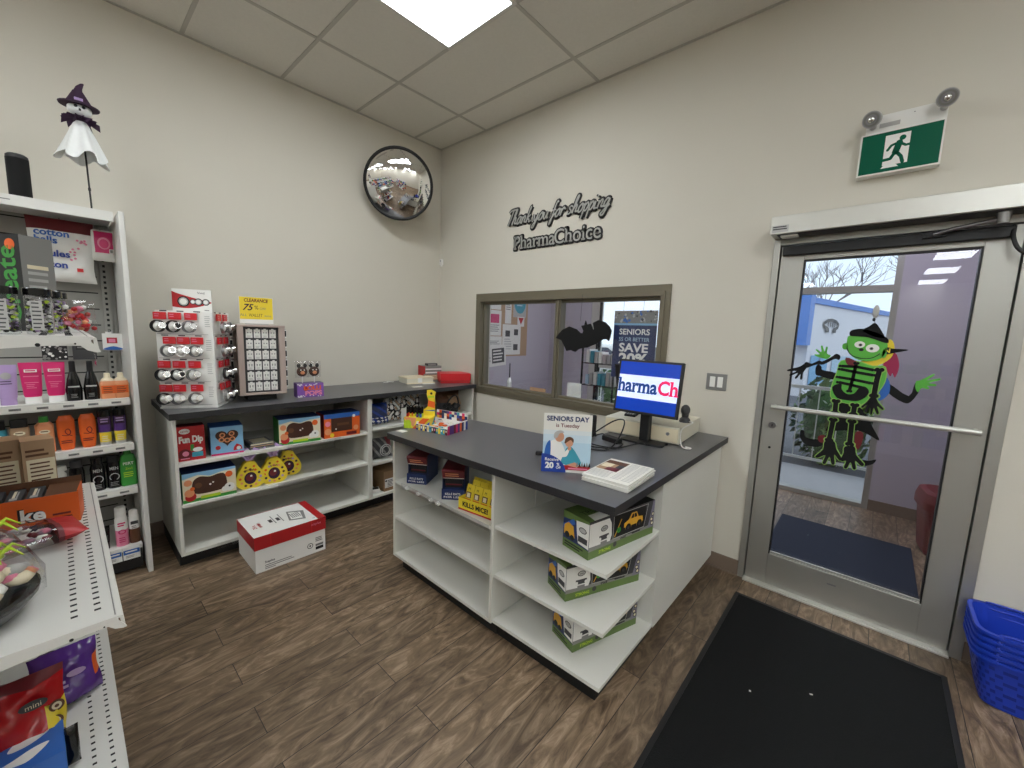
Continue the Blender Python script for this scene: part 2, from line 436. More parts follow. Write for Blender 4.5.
b = MB().m('steel'); b.tube([(3.245, .004, 1.02), (3.245, -.012, 1.02)], .02, 16); b.m('dark_slot').box(3.243, -.0125, 1.012, 3.247, -.012, 1.028)
struct(b, 'lock_cylinder', D)
struct(MB().m('dark_slot').tube([(3.243, .004, .88), (3.243, -.004, .88)], .007, 10), 'key_hole', D)
struct(MB().m('steel').box(3.6, -.002, .148, 3.64, .001, .156), 'drain_slot', D)
struct(MB().m('black').box(3.2, -.035, 2.012, 4.06, -.001, 2.062), 'top_rail_cover', D, .004)
# automatic operator above the door
t = thing('door_operator', 'long pale metal automatic door operator box above the glass entrance door', 'door closer', (3.149, 0, 2.112))
b = MB().m('aluminium_light'); b.box(0, -.15, 0, 1.06, 0, .096); b.build('housing', t, .003)
b = MB().m('light_grey'); b.fr = lambda u, v, d: (u, -.15-d, v); b.rect(.008, .008, .085, .045, 'light_grey'); b.lines(.012, .08, .034, 2, .012, .006, 'dark_grey', .0012); b.build('label_plate', t)
b = MB().m('dark_grey'); b.box(.03, -.13, -.003, 1.05, -.02, .0); b.build('underside_panel', t)
b = MB().m('white'); b.box(.045, -.12, -.012, .125, -.06, -.002); b.build('sensor_block', t, .002)
b = MB().m('steel')
arm = [(.845, -.085, -.03), (.72, -.07, -.048), (.655, -.055, -.064)]
b.tube(arm, .009, 8); b.loft([(-.05, .02, .02), (-.002, .024, .024)], 14, .86, -.085); b.build('operator_arm', t)
b = MB().m('black'); b.box(.62, -.05, -.075, .70, -.036, -.052); b.build('arm_shoe', t)
b = MB().m('black'); b.tube(smooth_open([(.9, -.02, -.05), (.905, -.045, -.11), (.925, -.055, -.16), (.965, -.05, -.185), (1.02, -.02, -.19), (1.05, -.005, -.17)]), .008, 8); b.build('door_cable', t)

# ------------------------------------------------------------------ vestibule
VH = 2.95
C('entry_fill_panel', 238, 236, 250, emit=8.5)  # cool glow for the added entry panels
b = MB().m('vest_wall')
b.box(-.15, .15, 0, 0, 2.06, VH); struct(b, 'wall_vestibule_left')
b = MB().m('vest_wall'); b.box(4.75, .15, 0, 4.9, 2.06, VH); struct(b, 'wall_vestibule_right')
b = MB().m('vest_wall'); b.box(-.15, 2.06, 0, .69, 2.2, VH); b.box(3.755, 2.06, 0, 4.9, 2.2, VH); struct(b, 'wall_vestibule_street')
b = MB().m('ceiling_tile'); b.box(-.15, .15, VH, 4.9, 2.2, VH+.05); struct(b, 'ceiling_vestibule')
b = MB().m('rubber_base'); b.box(0.01, 2.048, 0, .69, 2.06, .1); b.box(3.755, 2.048, 0, 4.75, 2.06, .1); struct(b, 'baseboard_vestibule')
b = MB().m('aluminium_light')
for x0, x1 in ((.69, .82), (1.75, 1.8), (2.72, 2.8)): b.box(x0, 2.07, 0, x1, 2.17, VH)
b.box(.82, 2.07, 1.08, 2.72, 2.17, 1.135); b.box(.82, 2.07, 0, 2.72, 2.17, .06); b.box(.82, 2.07, 2.7, 2.72, 2.17, VH)
b.m('dark_slot').box(.82, 2.06, .06, .845, 2.1, 2.7)
V = struct(b, 'window_2')
for x0, x1, z0, z1 in ((.845, 1.75, .06, 1.08), (1.8, 2.72, .06, 1.08), (.845, 1.75, 1.135, 2.7), (1.8, 2.72, 1.135, 2.7)): struct(MB().m('window_glass').box(x0, 2.11, z0, x1, 2.116, z1), 'glass_pane', V)
b = MB().m('aluminium')
b.box(2.8, 2.06, 0, 2.84, 2.17, VH); b.box(3.71, 2.06, 0, 3.755, 2.17, VH); b.box(2.84, 2.06, 1.99, 3.71, 2.17, 2.05); b.box(2.84, 2.06, 2.6, 3.71, 2.17, VH); b.box(2.84, 2.06, 0, 3.71, 2.17, .04)
V = struct(b, 'door_2')
struct(MB().m('window_glass').box(2.84, 2.11, .04, 3.71, 2.116, 1.99), 'glass_pane', V)
struct(MB().m('window_glass').box(2.84, 2.11, 2.05, 3.71, 2.116, 2.6), 'transom_pane', V)
for k, x in enumerate((1.6, 3.6)):  # unseen ceiling panels, added to brighten the dark entry
    t = thing('ceiling_light', 'added unseen light panel brightening the entry beyond the glass, %s end' % ('window', 'door')[k], 'ceiling light', (x, 1.1, VH), 0, None)
    MB().m('white_steel').box(-.61, -.306, -.012, .61, -.284, -.001).box(-.61, .284, -.012, .61, .306, -.001).box(-.61, -.284, -.012, -.588, .284, -.001).box(.588, -.284, -.012, .61, .284, -.001).build('frame', t)
    MB().m('entry_fill_panel').box(-.588, -.284, -.009, .588, .284, -.005).build('diffuser', t)
tag(MB().m('mat_navy').box(3.2, .5, 0, 4.02, 1.33, .008).build('door_mat'), 'dark navy floor mat lying in the entry beyond the glass door', 'mat')
# waste bin
t = thing('waste_bin', 'dark red plastic waste bin with a lid standing in the entry beyond the door', 'bin', (4.2, 1.42, 0), 8)
b = MB().m('dark_red'); b.loft([(0, .13, .13), (.02, .14, .14), (.36, .17, .17)], 24, pw=5); b.build('bin_body', t)
b = MB().m('dark_red'); b.loft([(.345, .185, .185), (.40, .185, .185), (.46, .17, .17), (.475, .14, .14)], 24, pw=5); b.build('lid', t)
b = MB().m('black'); b.box(-.12, -.187, .405, .12, -.18, .43); b.build('lid_slot', t)
# notices on the left vestibule wall
def ART_X(u, v, d): return (d, u, v)     # a face on a wall x = const looking to +x
def notice(label, y0, z0, w, h, art, tilt=0, d=0.006):
    b = MB(); b.fr = ART_X; b.m('paper'); b.box(0, 0, 0, .0015, w, h); art(b, w, h)
    o = b.build('notice', loc=(d, y0, z0)); o.rotation_euler = (R_(tilt), 0, 0)
    return tag(o, label, 'notice', 'papers pinned to the entry notice board')
tag(MB().m('cork' if 'cork' in MATS else 'tan').box(.001, .58, 1.2, .0045, 1.52, 2.2).build('notice_board'), 'brown cork notice board on the entry wall seen through the left window pane', 'notice board')
def a_text(*ls):
    def f(b, w, h):
        for (v0, hh, m, n) in ls:
            b.lines(w*.12, w*.88, h*v0, n, h*.07, h*.03, m, .002)
    return f
def a_pic(m, v0, v1, extra=None):
    def f(b, w, h):
        b.rect(w*.15, h*v0, w*.85, h*v1, m, .002); b.lines(w*.12, w*.88, h*(v0-.1), max(1, int((v0-.1)/.09)), h*.08, h*.03, 'grey', .002)
        if extra: extra(b, w, h)
    return f
N_ = notice
N_('white notice with a black picture at the top left of the board', .68, 1.80, .3, .36, a_pic('black', .5, .85))
N_('white flyer with a pink square picture below the black picture', .72, 1.47, .27, .32, a_pic('magenta', .5, .85))
N_('tall white strip of paper beside the brown edge of the board', 1.06, 1.63, .12, .4, a_text((.8, .03, 'grey', 6)))
N_('round teal poster hanging highest on the right of the board', 1.22, 1.72, .26, .34, lambda b, w, h: (b.rect(0, 0, w, h, 'light_grey', .0018), b.disc(w*.5, h*.55, w*.45, 'teal', .0022, h*.4), b.lines(w*.25, w*.75, h*.65, 3, h*.1, h*.04, 'pale_blue', .0026)))
N_('plain white notice with small centred lines in the middle of the board', .74, 1.2, .27, .26, a_text((.75, .03, 'grey', 3)))
N_('wide white sheet with two dark squares beside the pink flyer', 1.02, 1.22, .36, .4, lambda b, w, h: (b.rect(w*.15, h*.6, w*.4, h*.8, 'dark_grey', .002), b.rect(w*.62, h*.65, w*.85, h*.85, 'dark_grey', .002), b.rect(w*.6, h*.15, w*.85, h*.35, 'dark_grey', .002), b.lines(w*.1, w*.5, h*.5, 5, h*.08, h*.03, 'light_grey', .002)))
N_('lowest white notice with a dark block of print hanging crooked', .7, 1.06, .4, .27, lambda b, w, h: (b.rect(w*.35, h*.15, w*.92, h*.85, 'dark_grey', .002), b.lines(w*.4, w*.88, h*.7, 4, h*.15, h*.07, 'paper', .0025), b.lines(w*.06, w*.28, h*.7, 4, h*.15, h*.07, 'grey', .002)), 4, .012)
N_('narrow paper with a red triangle under the teal poster', 1.3, 1.6, .14, .13, lambda b, w, h: b.poly([(w*.1, h*.9), (w*.9, h*.9), (w*.5, h*.2)], 'red', .002), 0, .013)
# things on the entry side sill and a snack rack
t = thing('pump_bottle', 'white plastic bottle standing on the sill behind the left window pane', 'bottle', (.99, .102, .966))
b = MB().m('white'); b.loft([(0, .026, .018), (.07, .026, .018), (.095, .016, .013), (.11, .009, .009)], 16); b.build('bottle_body', t)
b = MB().m('black'); b.loft([(.11, .006, .006), (.25, .005, .005)], 8); b.build('wand', t)
tag(MB().m('kraft').box(-.09, 0, 0, .09, .006, .05).box(-.09, .002, 0, .09, .04, .004).build('sill_card', loc=(1.36, .085, .966)), 'low tan card propped on the sill near the window mullion', 'card')
tag(MB().m('white').box(-.07, 0, 0, .07, .004, .14).box(-.07, .0, 0, .07, .03, .003).build('sill_card', loc=(1.76, .085, .966)), 'blank white card standing on the sill just right of the mullion', 'card')
t = thing('wire_rack', 'black wire display rack with silver packets in the entry under the felt bat', 'rack', (1.36, 1.3, 0))
b = MB().m('black')
for x, y in ((-.2, -.15), (.2, -.15), (-.2, .15), (.2, .15)): b.tube([(x, y, 0), (x, y, 1.42)], .012, 8)
b.build('upright', t)
for z in (.25, .6, .95, 1.2):
    b = MB().m('black')
    for y in (-.15, 0, .15): b.tube([(-.2, y, z), (.2, y, z)], .005, 6)
    for x in (-.2, -.1, 0, .1, .2): b.tube([(x, -.15, z), (x, .15, z)], .004, 6)
    b.build('wire_shelf', t)
rd = random.Random(3)
for i, z in enumerate((.25, .6, .95, 1.2)):
    b = MB()
    for k in range(7):
        b.m(rd.choice(['light_grey', 'pale_blue', 'white', 'grey', 'teal', 'light_grey'])); x = -.16+.053*k
        b.box(x-.02, -.1, z+.006, x+.02, .05+.03*rd.random(), z+.1+.06*rd.random())
    tag(b.build('snack_packets', loc=(1.36, 1.3, 0)), 'silver and pale packets on the %s level of the wire rack in the entry' % ('bottom', 'second', 'third', 'top')[i], 'packets', kind='stuff')

# ------------------------------------------------------------------ outside
b = MB().m('concrete'); b.box(-8, 2.2, -.15, 14, 3.4, -.05); struct(b, 'floor_patio')
b = MB().m('asphalt'); b.box(-40, 3.4, -.2, 40, 60, -.12); struct(b, 'floor_street')
t = thing('railing', 'white metal railing along the walkway outside the glass entry', 'railing', (0, 3.33, -.05))
b = MB().m('aluminium_light'); b.box(-6, -.02, 1.0, 6, .02, 1.04); b.build('top_rail', t)
b = MB().m('aluminium_light'); b.box(-6, -.015, .11, 6, .015, .14); b.build('bottom_rail', t)
b = MB().m('aluminium_light')
for k in range(61): b.box(-6+.2*k-.006, -.006, .14, -6+.2*k+.006, .006, 1.0)
b.build('balusters', t, kind='stuff')
b = MB().m('aluminium_light')
for k in range(7): b.box(-6+2*k-.02, -.02, 0, -6+2*k+.02, .02, 1.04)
b.build('posts', t)
MATS['leaf_light'] = mat('leaf_light', (108, 138, 84), rough=.8); mat('leaf_dark', (48, 72, 44), rough=.8); mat('leaf_white', (206, 214, 200), rough=.8)
def shrub(cx, cy, r, h, seed, label):
    rd = random.Random(seed); b = MB()
    b.m('hedge'); b.ell((0, 0, h*.5), (r*.75, r*.75, h*.48), 12, jit=.12)
    for k in range(520):
        a = rd.uniform(0, 6.283); q = rd.uniform(-1, 1); s = math.sqrt(1-q*q)
        p = Vector((r*s*math.cos(a), r*s*math.sin(a), h*.5+h*.5*q))*1.0
        d = Vector((rd.uniform(-1, 1), rd.uniform(-1, 1), rd.uniform(-1, 1))).normalized(); e = d.orthogonal().normalized(); f = d.cross(e); z = rd.uniform(.035, .075)
        b.add([p+e*z, p+f*z*.5, p-e*z, p-f*z*.5], [(0, 1, 2, 3)], rd.choice(['leaf_light', 'leaf_dark', 'hedge', 'leaf_dark', 'leaf_white' if rd.random() < .35 else 'hedge']))
    tag(b.build('shrub', loc=(cx, cy, -.12)), label, 'shrub', 'hedge shrubs behind the outside railing')
for k, x in enumerate((-.9, .2, 1.25, 2.3, 3.33, 4.36, 5.4)):
    shrub(x, 4.05+.06*(k % 2), .46, 1.15+.08*(k % 3), 40+k, 'leafy green hedge shrub behind the white railing, number %s from the left' % ('one', 'two', 'three', 'four', 'five', 'six', 'seven')[k])
# building across the lot
t = thing('brick_building', 'white brick building with a blue roof edge across the parking lot', 'building', (2.1, 12, -.12))
foot = [(0, 0), (1.79, 7.8), (-1.5, 9), (-3.2, .8)]
b = MB().m('white_brick'); b.prism(foot, 0, 2.78, 'z'); b.build('wall', t)
b = MB().m('fascia_blue')
for (a, c), (d, e) in zip(foot, foot[1:]+foot[:1]):
    L = Vector((d-a, e-c)).normalized(); n = Vector((L.y, -L.x))*.06
    b.prism([(a, c), (a+n.x, c+n.y), (d+n.x, e+n.y), (d, e)], 2.78, 2.95, 'z')
b.prism(foot, 2.9, 2.96, 'z'); b.build('roof_edge', t)
b = MB().m('fascia_blue'); b.box(-.45, -1.0, 1.55, .06, -.03, 3.08); b.build('sign_box', t)
b = MB().m('glass_dark')
ang = math.atan2(7.8, 1.79)
def WALL(u, v, d): return (u*math.cos(ang)+d*math.sin(ang), u*math.sin(ang)-d*math.cos(ang), v)
b.fr = WALL; b.rect(.3, .3, 1.7, 1.25, 'sky_blue', .02); b.rect(2.1, .3, 6.2, 1.2, 'pale_blue', .02); b.stroke([(1.0, .3), (1.0, 1.25)], .06, 'grey', .03); b.build('windows', t)
b = MB(); b.fr = WALL
cx, cv = 1.6, 2.2; X = lambda u: cx+u*1.9
Z = lambda v: cv+v*.62
b.stroke([(X(u), Z(v)) for u, v in [(-.1, -.3), (-.22, -.3), (-.12, -.22), (-.3, -.1), (-.33, .05), (-.2, .2), (0, .25), (.2, .2), (.33, .05), (.3, -.1), (.12, -.22), (.22, -.3), (.1, -.3)]], .1, 'dark_grey', .03)
for q in (-.15, -.05, .05, .15): b.stroke([(X(q), Z(-.05)), (X(q), Z(.1))], .07, 'dark_grey', .03)
b.build('wall_emblem', t)
def bare_tree(x, y, h, seed, label):
    rd = random.Random(seed); b = MB().m('bark')
    def grow(p, d, L, r, lv):
        pts = [p]; q = p.copy(); e = d.copy()
        for k in range(3):
            e = (e+Vector((rd.uniform(-.16, .16), rd.uniform(-.16, .16), .05))).normalized(); q = q+e*L/3; pts.append(q.copy())
        b.tube(pts, [r, r*.9, r*.8, r*.65], 5 if lv else 7)
        if lv < 5:
            for k in range(3 if lv else 4):
                f = (e+Vector((rd.uniform(-.9, .9), rd.uniform(-.9, .9), rd.uniform(-.1, .6)))).normalized()
                grow(pts[rd.choice([2, 3, 3])], f, L*rd.uniform(.6, .8), r*.6, lv+1)
    grow(Vector((0, 0, 0)), Vector((0, 0, 1)), h*.34, h*.014, 0)
    tag(b.build('bare_tree', loc=(x, y, -.12)), label, 'tree', 'bare trees across the street')
bare_tree(.2, 26, 7.5, 5, 'bare leafless tree rising behind the blue roof edge, leftmost through the door')
bare_tree(7.5, 34, 10, 9, 'bare leafless tree rising behind the white brick building, right of the other')
bare_tree(-12, 22, 9, 12, 'bare tree seen through the right window pane above the blue poster')
# cars in the lot
def car(x, y, rz, paint, label):
    t = thing('car', label, 'car', (x, y, -.12), rz, 'cars parked outside')
    b = MB().m(paint); b.prism([(-2.1, .3), (-2.1, .7), (-1.3, .85), (-.6, 1.35), (.8, 1.35), (1.5, .9), (2.1, .82), (2.1, .3)], -.8, .8, 'y'); b.build('body', t, .08)
    b = MB().m('glass_dark'); b.prism([(-1.1, .9), (-.55, 1.28), (.72, 1.28), (1.25, .9)], -.82, .82, 'y'); b.build('side_windows', t)
    for wx in (-1.3, 1.3):
        for wy in (-.72, .72):
            b = MB().m('black'); b.tube([(wx, wy-.1, .32), (wx, wy+.1, .32)], .32, 16); b.build('wheel', t)
car(-6.2, 11.5, 20, 'bright_red', 'red car parked outside, seen through the right window pane')
car(-3.2, 8.6, 15, 'white', 'white car parked outside in front of the red car')
C('lilac_dull', 150, 116, 132, rough=.5)
# ------------------------------------------------------------------ wall shelving on the left wall
WY = -2.6; WL = 1.3
t = thing('wall_shelf_unit', 'tall white wall shelving unit full of toiletries at the left edge of the photo', 'shelving', (0, WY, 0))
b = MB().m('white_steel'); b.box(.0, .004, 0, .535, .028, 2.1); b.build('end_panel', t, .003)
b = MB().m('grey_steel'); b.box(.0, -WL, .1, .03, 0, 2.1)
for k in range(20): b.m('dark_slot').box(.03, -WL, .2+.098*k, .0306, -.075, .207+.098*k)
b.build('back_panel', t)
b = MB().m('grey_steel'); b.box(.03, -.06, .1, .05, -.025, 2.08)
for k in range(58): b.m('dark_slot').box(.05, -.048, .15+.033*k, .0506, -.036, .165+.033*k)
b.build('slotted_upright', t)
def wshelf(z, d, name='shelf'):
    b = MB().m('white_steel'); b.box(.03, -WL, z-.022, d, -.006, z); b.box(d, -WL, z-.038, d+.012, -.006, z+.004)
    s_ = b.build(name, t, .002)
    b = MB(); b.fr = lambda u, v, q: (d+.012+q, u, v)
    b.rect(-WL+.01, z-.03, -.012, z-.004, 'paper', .001)
    for k in range(13): b.rect(-.085-.092*k, z-.024, -.045-.092*k, z-.012, 'grey', .0016); b.rect(-.083-.092*k, z-.019, -.055-.092*k, z-.017, 'black', .002)
    b.build('price_rail', s_)
for z in (1.065, .795, .53): wshelf(z, .46)
b = MB().m('white_steel'); b.box(.03, -WL, 2.085, .40, -.006, 2.11); b.box(.39, -WL, 2.06, .41, -.006, 2.112)
b.m('grey').box(.4105, -.62, 2.085, .411, -.57, 2.09).box(.4105, -.42, 2.085, .411, -.37, 2.09)
b.build('top_shelf', t, .002)
b = MB().m('white_steel'); b.box(.03, -WL, .14, .46, -.006, .165); b.m('kick_black').box(.03, -WL, 0, .42, -.02, .14); b.m('black').box(.42, -WL, .02, .455, -.008, .14)
dk = b.build('base_deck', t)
for y in (-.135, -.055):
    b = MB(); b.fr = lambda u, v, q: (.461+q, u, v); b.m('white'); b.box(.459, y-.04, .085, .461, y+.036, .163)
    b.rect(y-.038, .118, y+.034, .146, 'blue', .001); b.lines(y-.03, y+.028, .13, 1, .01, .008, 'white', .0015, .1); b.rect(y-.03, .092, y+.02, .114, 'paper', .0015); b.lines(y-.028, y+.01, .106, 2, .008, .003, 'grey', .002)
    b.build('price_ticket', dk)
for y, z in ((-.21, 2.06), (-.05, 2.03), (-.05, 1.44), (-.14, 1.5), (-.3, 1.5)):
    b = MB().m('steel'); b.tube([(.03, y, z), (.16, y, z), (.17, y, z+.01)], .003, 6); b.m('white').box(.14, y-.016, z-.02, .142, y+.016, z+.0); b.build('peg_hook', t)

# --- on top of the canopy
t = thing('smart_speaker', 'black rounded speaker standing on top of the wall shelving', 'speaker', (.34, WY-.335, 2.112))
b = MB().m('felt_black'); b.loft([(0, .04, .04), (.19, .04, .04)], 28); b.m('black_gloss')
n = 28
b.loft([(.19, .04, .04), (.205, .038, .038), (.212, .03, .03)], 28, m='black'); b.build('speaker_body', t)
b = MB().m('black_gloss'); b.loft([(.211, .026, .026), (.213, .026, .026)], 20); b.build('control_ring', t)
t = thing('ghost_ornament', 'little ghost in a dark witch hat on a black stick above the wall shelving', 'ornament', (.36, WY-.085, 2.112))
b = MB().m('black'); b.tube([(0, 0, 0), (0, -.004, .25), (0, -.012, .48)], .004, 8); b.tube([(0, -.0015, .10), (0, -.0018, .115)], .006, 8); b.loft([(0, .02, .02), (.004, .018, .018)], 14); b.build('stick', t)
b = MB().m('cloth_white'); n = 40
rings = []
for j in range(9):
    q = j/8; z = .45-.19*q; r = .022+.072*q**.9
    rings.append([(-.0+r*(1+.16*q*math.sin(7*a)+.08*q*math.sin(3*a+1))*math.cos(a), -.012+r*(1+.16*q*math.sin(7*a)+.08*q*math.sin(3*a+1))*math.sin(a), z+.022*q*math.sin(5*a+.8)) for a in [2*math.pi*i/n for i in range(n)]])
for j in range(8): b.add(rings[j]+rings[j+1], [(i, (i+1) % n, n+(i+1) % n, n+i) for i in range(n)], smooth=True)
b.build('skirt', t)
b = MB().m('dark_purple')
for k in range(22):
    a = 2*math.pi*k/22; a2 = a+.24; r = .062+.012*(k % 2)
    b.add([(.02*math.cos(a), -.012+.02*math.sin(a), .455), (r*math.cos(a), -.012+r*math.sin(a), .452-.018*(k % 3)), (r*math.cos(a2), -.012+r*math.sin(a2), .47-.012*(k % 2)), (.02*math.cos(a2), -.012+.02*math.sin(a2), .475)], [(0, 1, 2, 3)])
b.loft([(.445, .02, .02), (.46, .045, .045), (.476, .022, .022)], 18, cy=-.012); b.build('ruff', t)
b = MB().m('cloth_white'); b.ell((0, -.012, .508), (.044, .048, .038), 18)
b.m('black'); b.ell((.04, -.026, .512), (.006, .008, .008), 8); b.ell((.04, .002, .512), (.006, .008, .008), 8); b.ell((.044, -.012, .497), (.004, .005, .007), 8); b.build('head', t)
b = MB().m('dark_purple'); b.loft([(.522, .07, .078), (.528, .072, .08), (.534, .05, .054), (.56, .036, .04), (.60, .018, .02)], 24, cy=-.012)
b.tube([(0, -.012, .595), (.0, -.006, .62), (0, .006, .64), (0, .012, .645)], [.018, .013, .007, .003], 10)
b.m('lilac').box(.036, -.03, .54, .05, .002, .552); b.build('witch_hat', t)

# --- hanging bags and card
t = thing('cotton_bag', 'large clear bag of white cotton balls hanging under the top shelf', 'bag', (.165, WY-.21, 1.72), 90)
def cm(u, v, f): return ('dark_red' if int(v*60) % 2 else 'red') if v > .8 else 'white'
b = pillow(MB(), .26, .345, .09, cm, 16, 30, .006, seed=4); b.build('bag_body', t)
b = MB()
for tx, v, x in (('cotton', .245, -.1), ('balls', .205, -.1), ('boules', .135, -.1), ('coton', .075, -.1)): b.text(tx, x, v, .034, 'blue' if v > .2 else 'deep_blue', .047, 'l', .03)
b.rect(.05, .06, .075, .08, 'bright_red', .046)
for k in range(14): b.disc(random.uniform(.03, .1), random.uniform(.12, .24), .006, 'pink', .044, n=8)
b.build('print', t)
t = thing('pad_pack', 'small white and magenta pack hanging beside the bag of cotton balls', 'pack', (.165, WY-.04, 1.86), 90)
b = pillow(MB(), .115, .18, .07, lambda u, v, f: 'magenta' if f and .14 < u < .86 and .22 < v < .95 else 'white', 14, 16, .003, seed=5); b.build('bag_body', t)
b = MB(); b.disc(-.0, .10, .028, 'pink', .035, .035); b.disc(0, .098, .02, 'magenta', .036, .026); b.rect(.02, .045, .04, .07, 'white', .0345); b.rect(.024, .049, .036, .066, 'grey', .0352); b.build('print', t)
t = thing('hang_card', 'small white card with a red square hanging near the end panel above the peach bottles', 'card', (.165, WY-.038, 1.33), 90)
b = MB().m('white'); b.box(-.045, 0, 0, .045, .004, .1); b.rect(-.026, .04, .02, .075, 'red'); b.rect(-.018, .045, .012, .068, 'pink', .001); b.prism(smooth_closed([(-.045, .002), (0, .022), (.045, .002)], 4), -.0012, 0, 'y', 'blue'); b.m('clear_plastic').box(-.048, -.001, -.012, .048, .006, -.004)
b.build('card_body', t)
b = MB().m('steel'); b.tube([(0, -.002, .1), (0, -.004, .118), (.008, .006, .115)], .002, 6); b.build('wire_hanger', t)
t = thing('hair_tie_pack', 'black and white patterned pack hanging behind the magenta tubes', 'pack', (.12, WY-.28, 1.27), 90)
b = MB().m('black'); b.box(-.05, 0, 0, .05, .012, .1)
for k in range(34): b.disc(random.uniform(-.045, .045), random.uniform(.005, .095), random.uniform(.004, .009), random.choice(['white', 'grey']), .0008+k*1e-5, n=7)
b.build('pack_body', t); MB().m('white').box(-.052, .002, .1, .052, .005, .125).build('header', t)
t = thing('comb_pack', 'dark pack hanging behind the black pump bottles', 'pack', (.12, WY-.16, 1.27), 90)
b = MB().m('dark_grey'); b.box(-.05, 0, 0, .05, .012, .11); b.rect(-.035, .06, .035, .1, 'black'); b.lines(-.03, .03, .085, 2, .016, .008, 'grey', .0012); b.build('pack_body', t); MB().m('white').box(-.03, .002, .11, .03, .005, .13).build('header', t)

# --- toiletries: local front faces +x after rz = 90
def tubeb(name, label, y, z, h, wd, cap, body, dep=.036, capm='white', band=None, x=.40, group=None, art=None):
    # cosmetic tube standing on its cap, flat crimp on top
    t = thing(name, label, 'tube', (x, WY+y, z), 90, group)
    b = MB().m(body); b.loft([(cap, wd*.36, dep*.5), (cap+.01, wd*.40, dep*.52)] + ([(cap+(h-cap)*.3, wd*.43, dep*.45, body), (cap+(h-cap)*.301, wd*.43, dep*.45, body)] if not band else [(cap+(h-cap)*.3, wd*.43, dep*.45, band), (cap+(h-cap)*.301, wd*.43, dep*.45, body)]) + [(h*.8, wd*.48, dep*.2, body), (h-.012, wd*.5, .003, body), (h, wd*.5, .002, body)], 24); b.build('tube_body', t)
    b = MB().m(capm); b.loft([(0, wd*.37, dep*.5), (cap, wd*.37, dep*.5)], 24); b.build('cap', t)
    if art: b = MB(); art(b); b.build('label_print', t)
    return t
def bottle(name, label, y, z, secs, body, cap, capsecs, art=None, x=.40, group=None, n=24, pw=2.0, rz=90):
    t = thing(name, label, 'bottle', (x, WY+y, z), rz, group)
    b = MB().m(body); b.loft(secs, n, pw=pw); b.build('bottle_body', t)
    b = MB().m(cap); b.loft(capsecs, n, pw=pw); b.build('cap', t)
    if art: b = MB(); art(b); b.build('label_print', t)
    return t
def pinkart(b): b.rect(-.022, .165, .022, .18, 'white', .014); b.lines(-.018, .018, .17, 1, .01, .006, 'magenta', .0146, .05); b.rect(-.026, .142, .026, .146, 'pink', .017); b.rect(-.024, .11, .024, .113, 'pink', .0195); b.lines(-.018, .016, .1, 3, .009, .003, 'pink', .0205)
tubeb('cosmetic_tube', 'magenta tube with white foot, left one of the pair on the upper shelf', -.37, 1.065, .215, .08, .035, 'magenta', art=pinkart)
tubeb('cosmetic_tube', 'magenta tube with white foot, right one of the pair beside the black bottle', -.288, 1.065, .215, .08, .035, 'magenta', art=pinkart)
tubeb('cosmetic_tube', 'greyish lilac tube left of the magenta tubes on the upper shelf', -.452, 1.065, .205, .075, .03, 'lilac', capm='lilac', art=lambda b: (b.disc(0, .15, .018, 'light_grey', .016), b.lines(-.02, .02, .12, 2, .012, .004, 'dark_purple', .02)))
BS = [(0, .03, .022), (.06, .033, .024), (.12, .024, .019), (.16, .014, .013)]
def blkart(b): b.lines(-.022, .022, .075, 1, .01, .008, 'light_grey', .0245, .05); b.lines(-.014, .014, .035, 3, .008, .003, 'grey', .0235)
for lb, y in (('slim black bottle with a tapered neck right of the magenta tubes', -.222), ('slim black bottle with a tapered neck left of the peach bottles', -.155)):
    bottle('toiletry_bottle', lb, y, 1.065, BS, 'black_gloss', 'black', [(.16, .013, .013), (.215, .012, .012), (.218, .009, .009)], blkart)
PS = [(0, .032, .024), (.006, .034, .026), (.085, .034, .026), (.1, .03, .022)]
def peachart(b): b.rect(-.028, .03, .028, .075, 'orange', .0262); b.lines(-.02, .02, .062, 2, .01, .004, 'brown', .0268); b.lines(-.02, .02, .04, 2, .008, .003, 'brown', .0268)
for lb, y in (('squat peach bottle with a clear cap beside the black bottle on the upper shelf', -.09), ('squat peach bottle with a clear cap at the right end of the upper shelf', -.035)):
    bottle('toiletry_bottle', lb, y, 1.065, PS, 'peach', 'cream', [(.1, .028, .02), (.108, .027, .02), (.12, .014, .014), (.142, .013, .013), (.146, .009, .009)], peachart, pw=3)
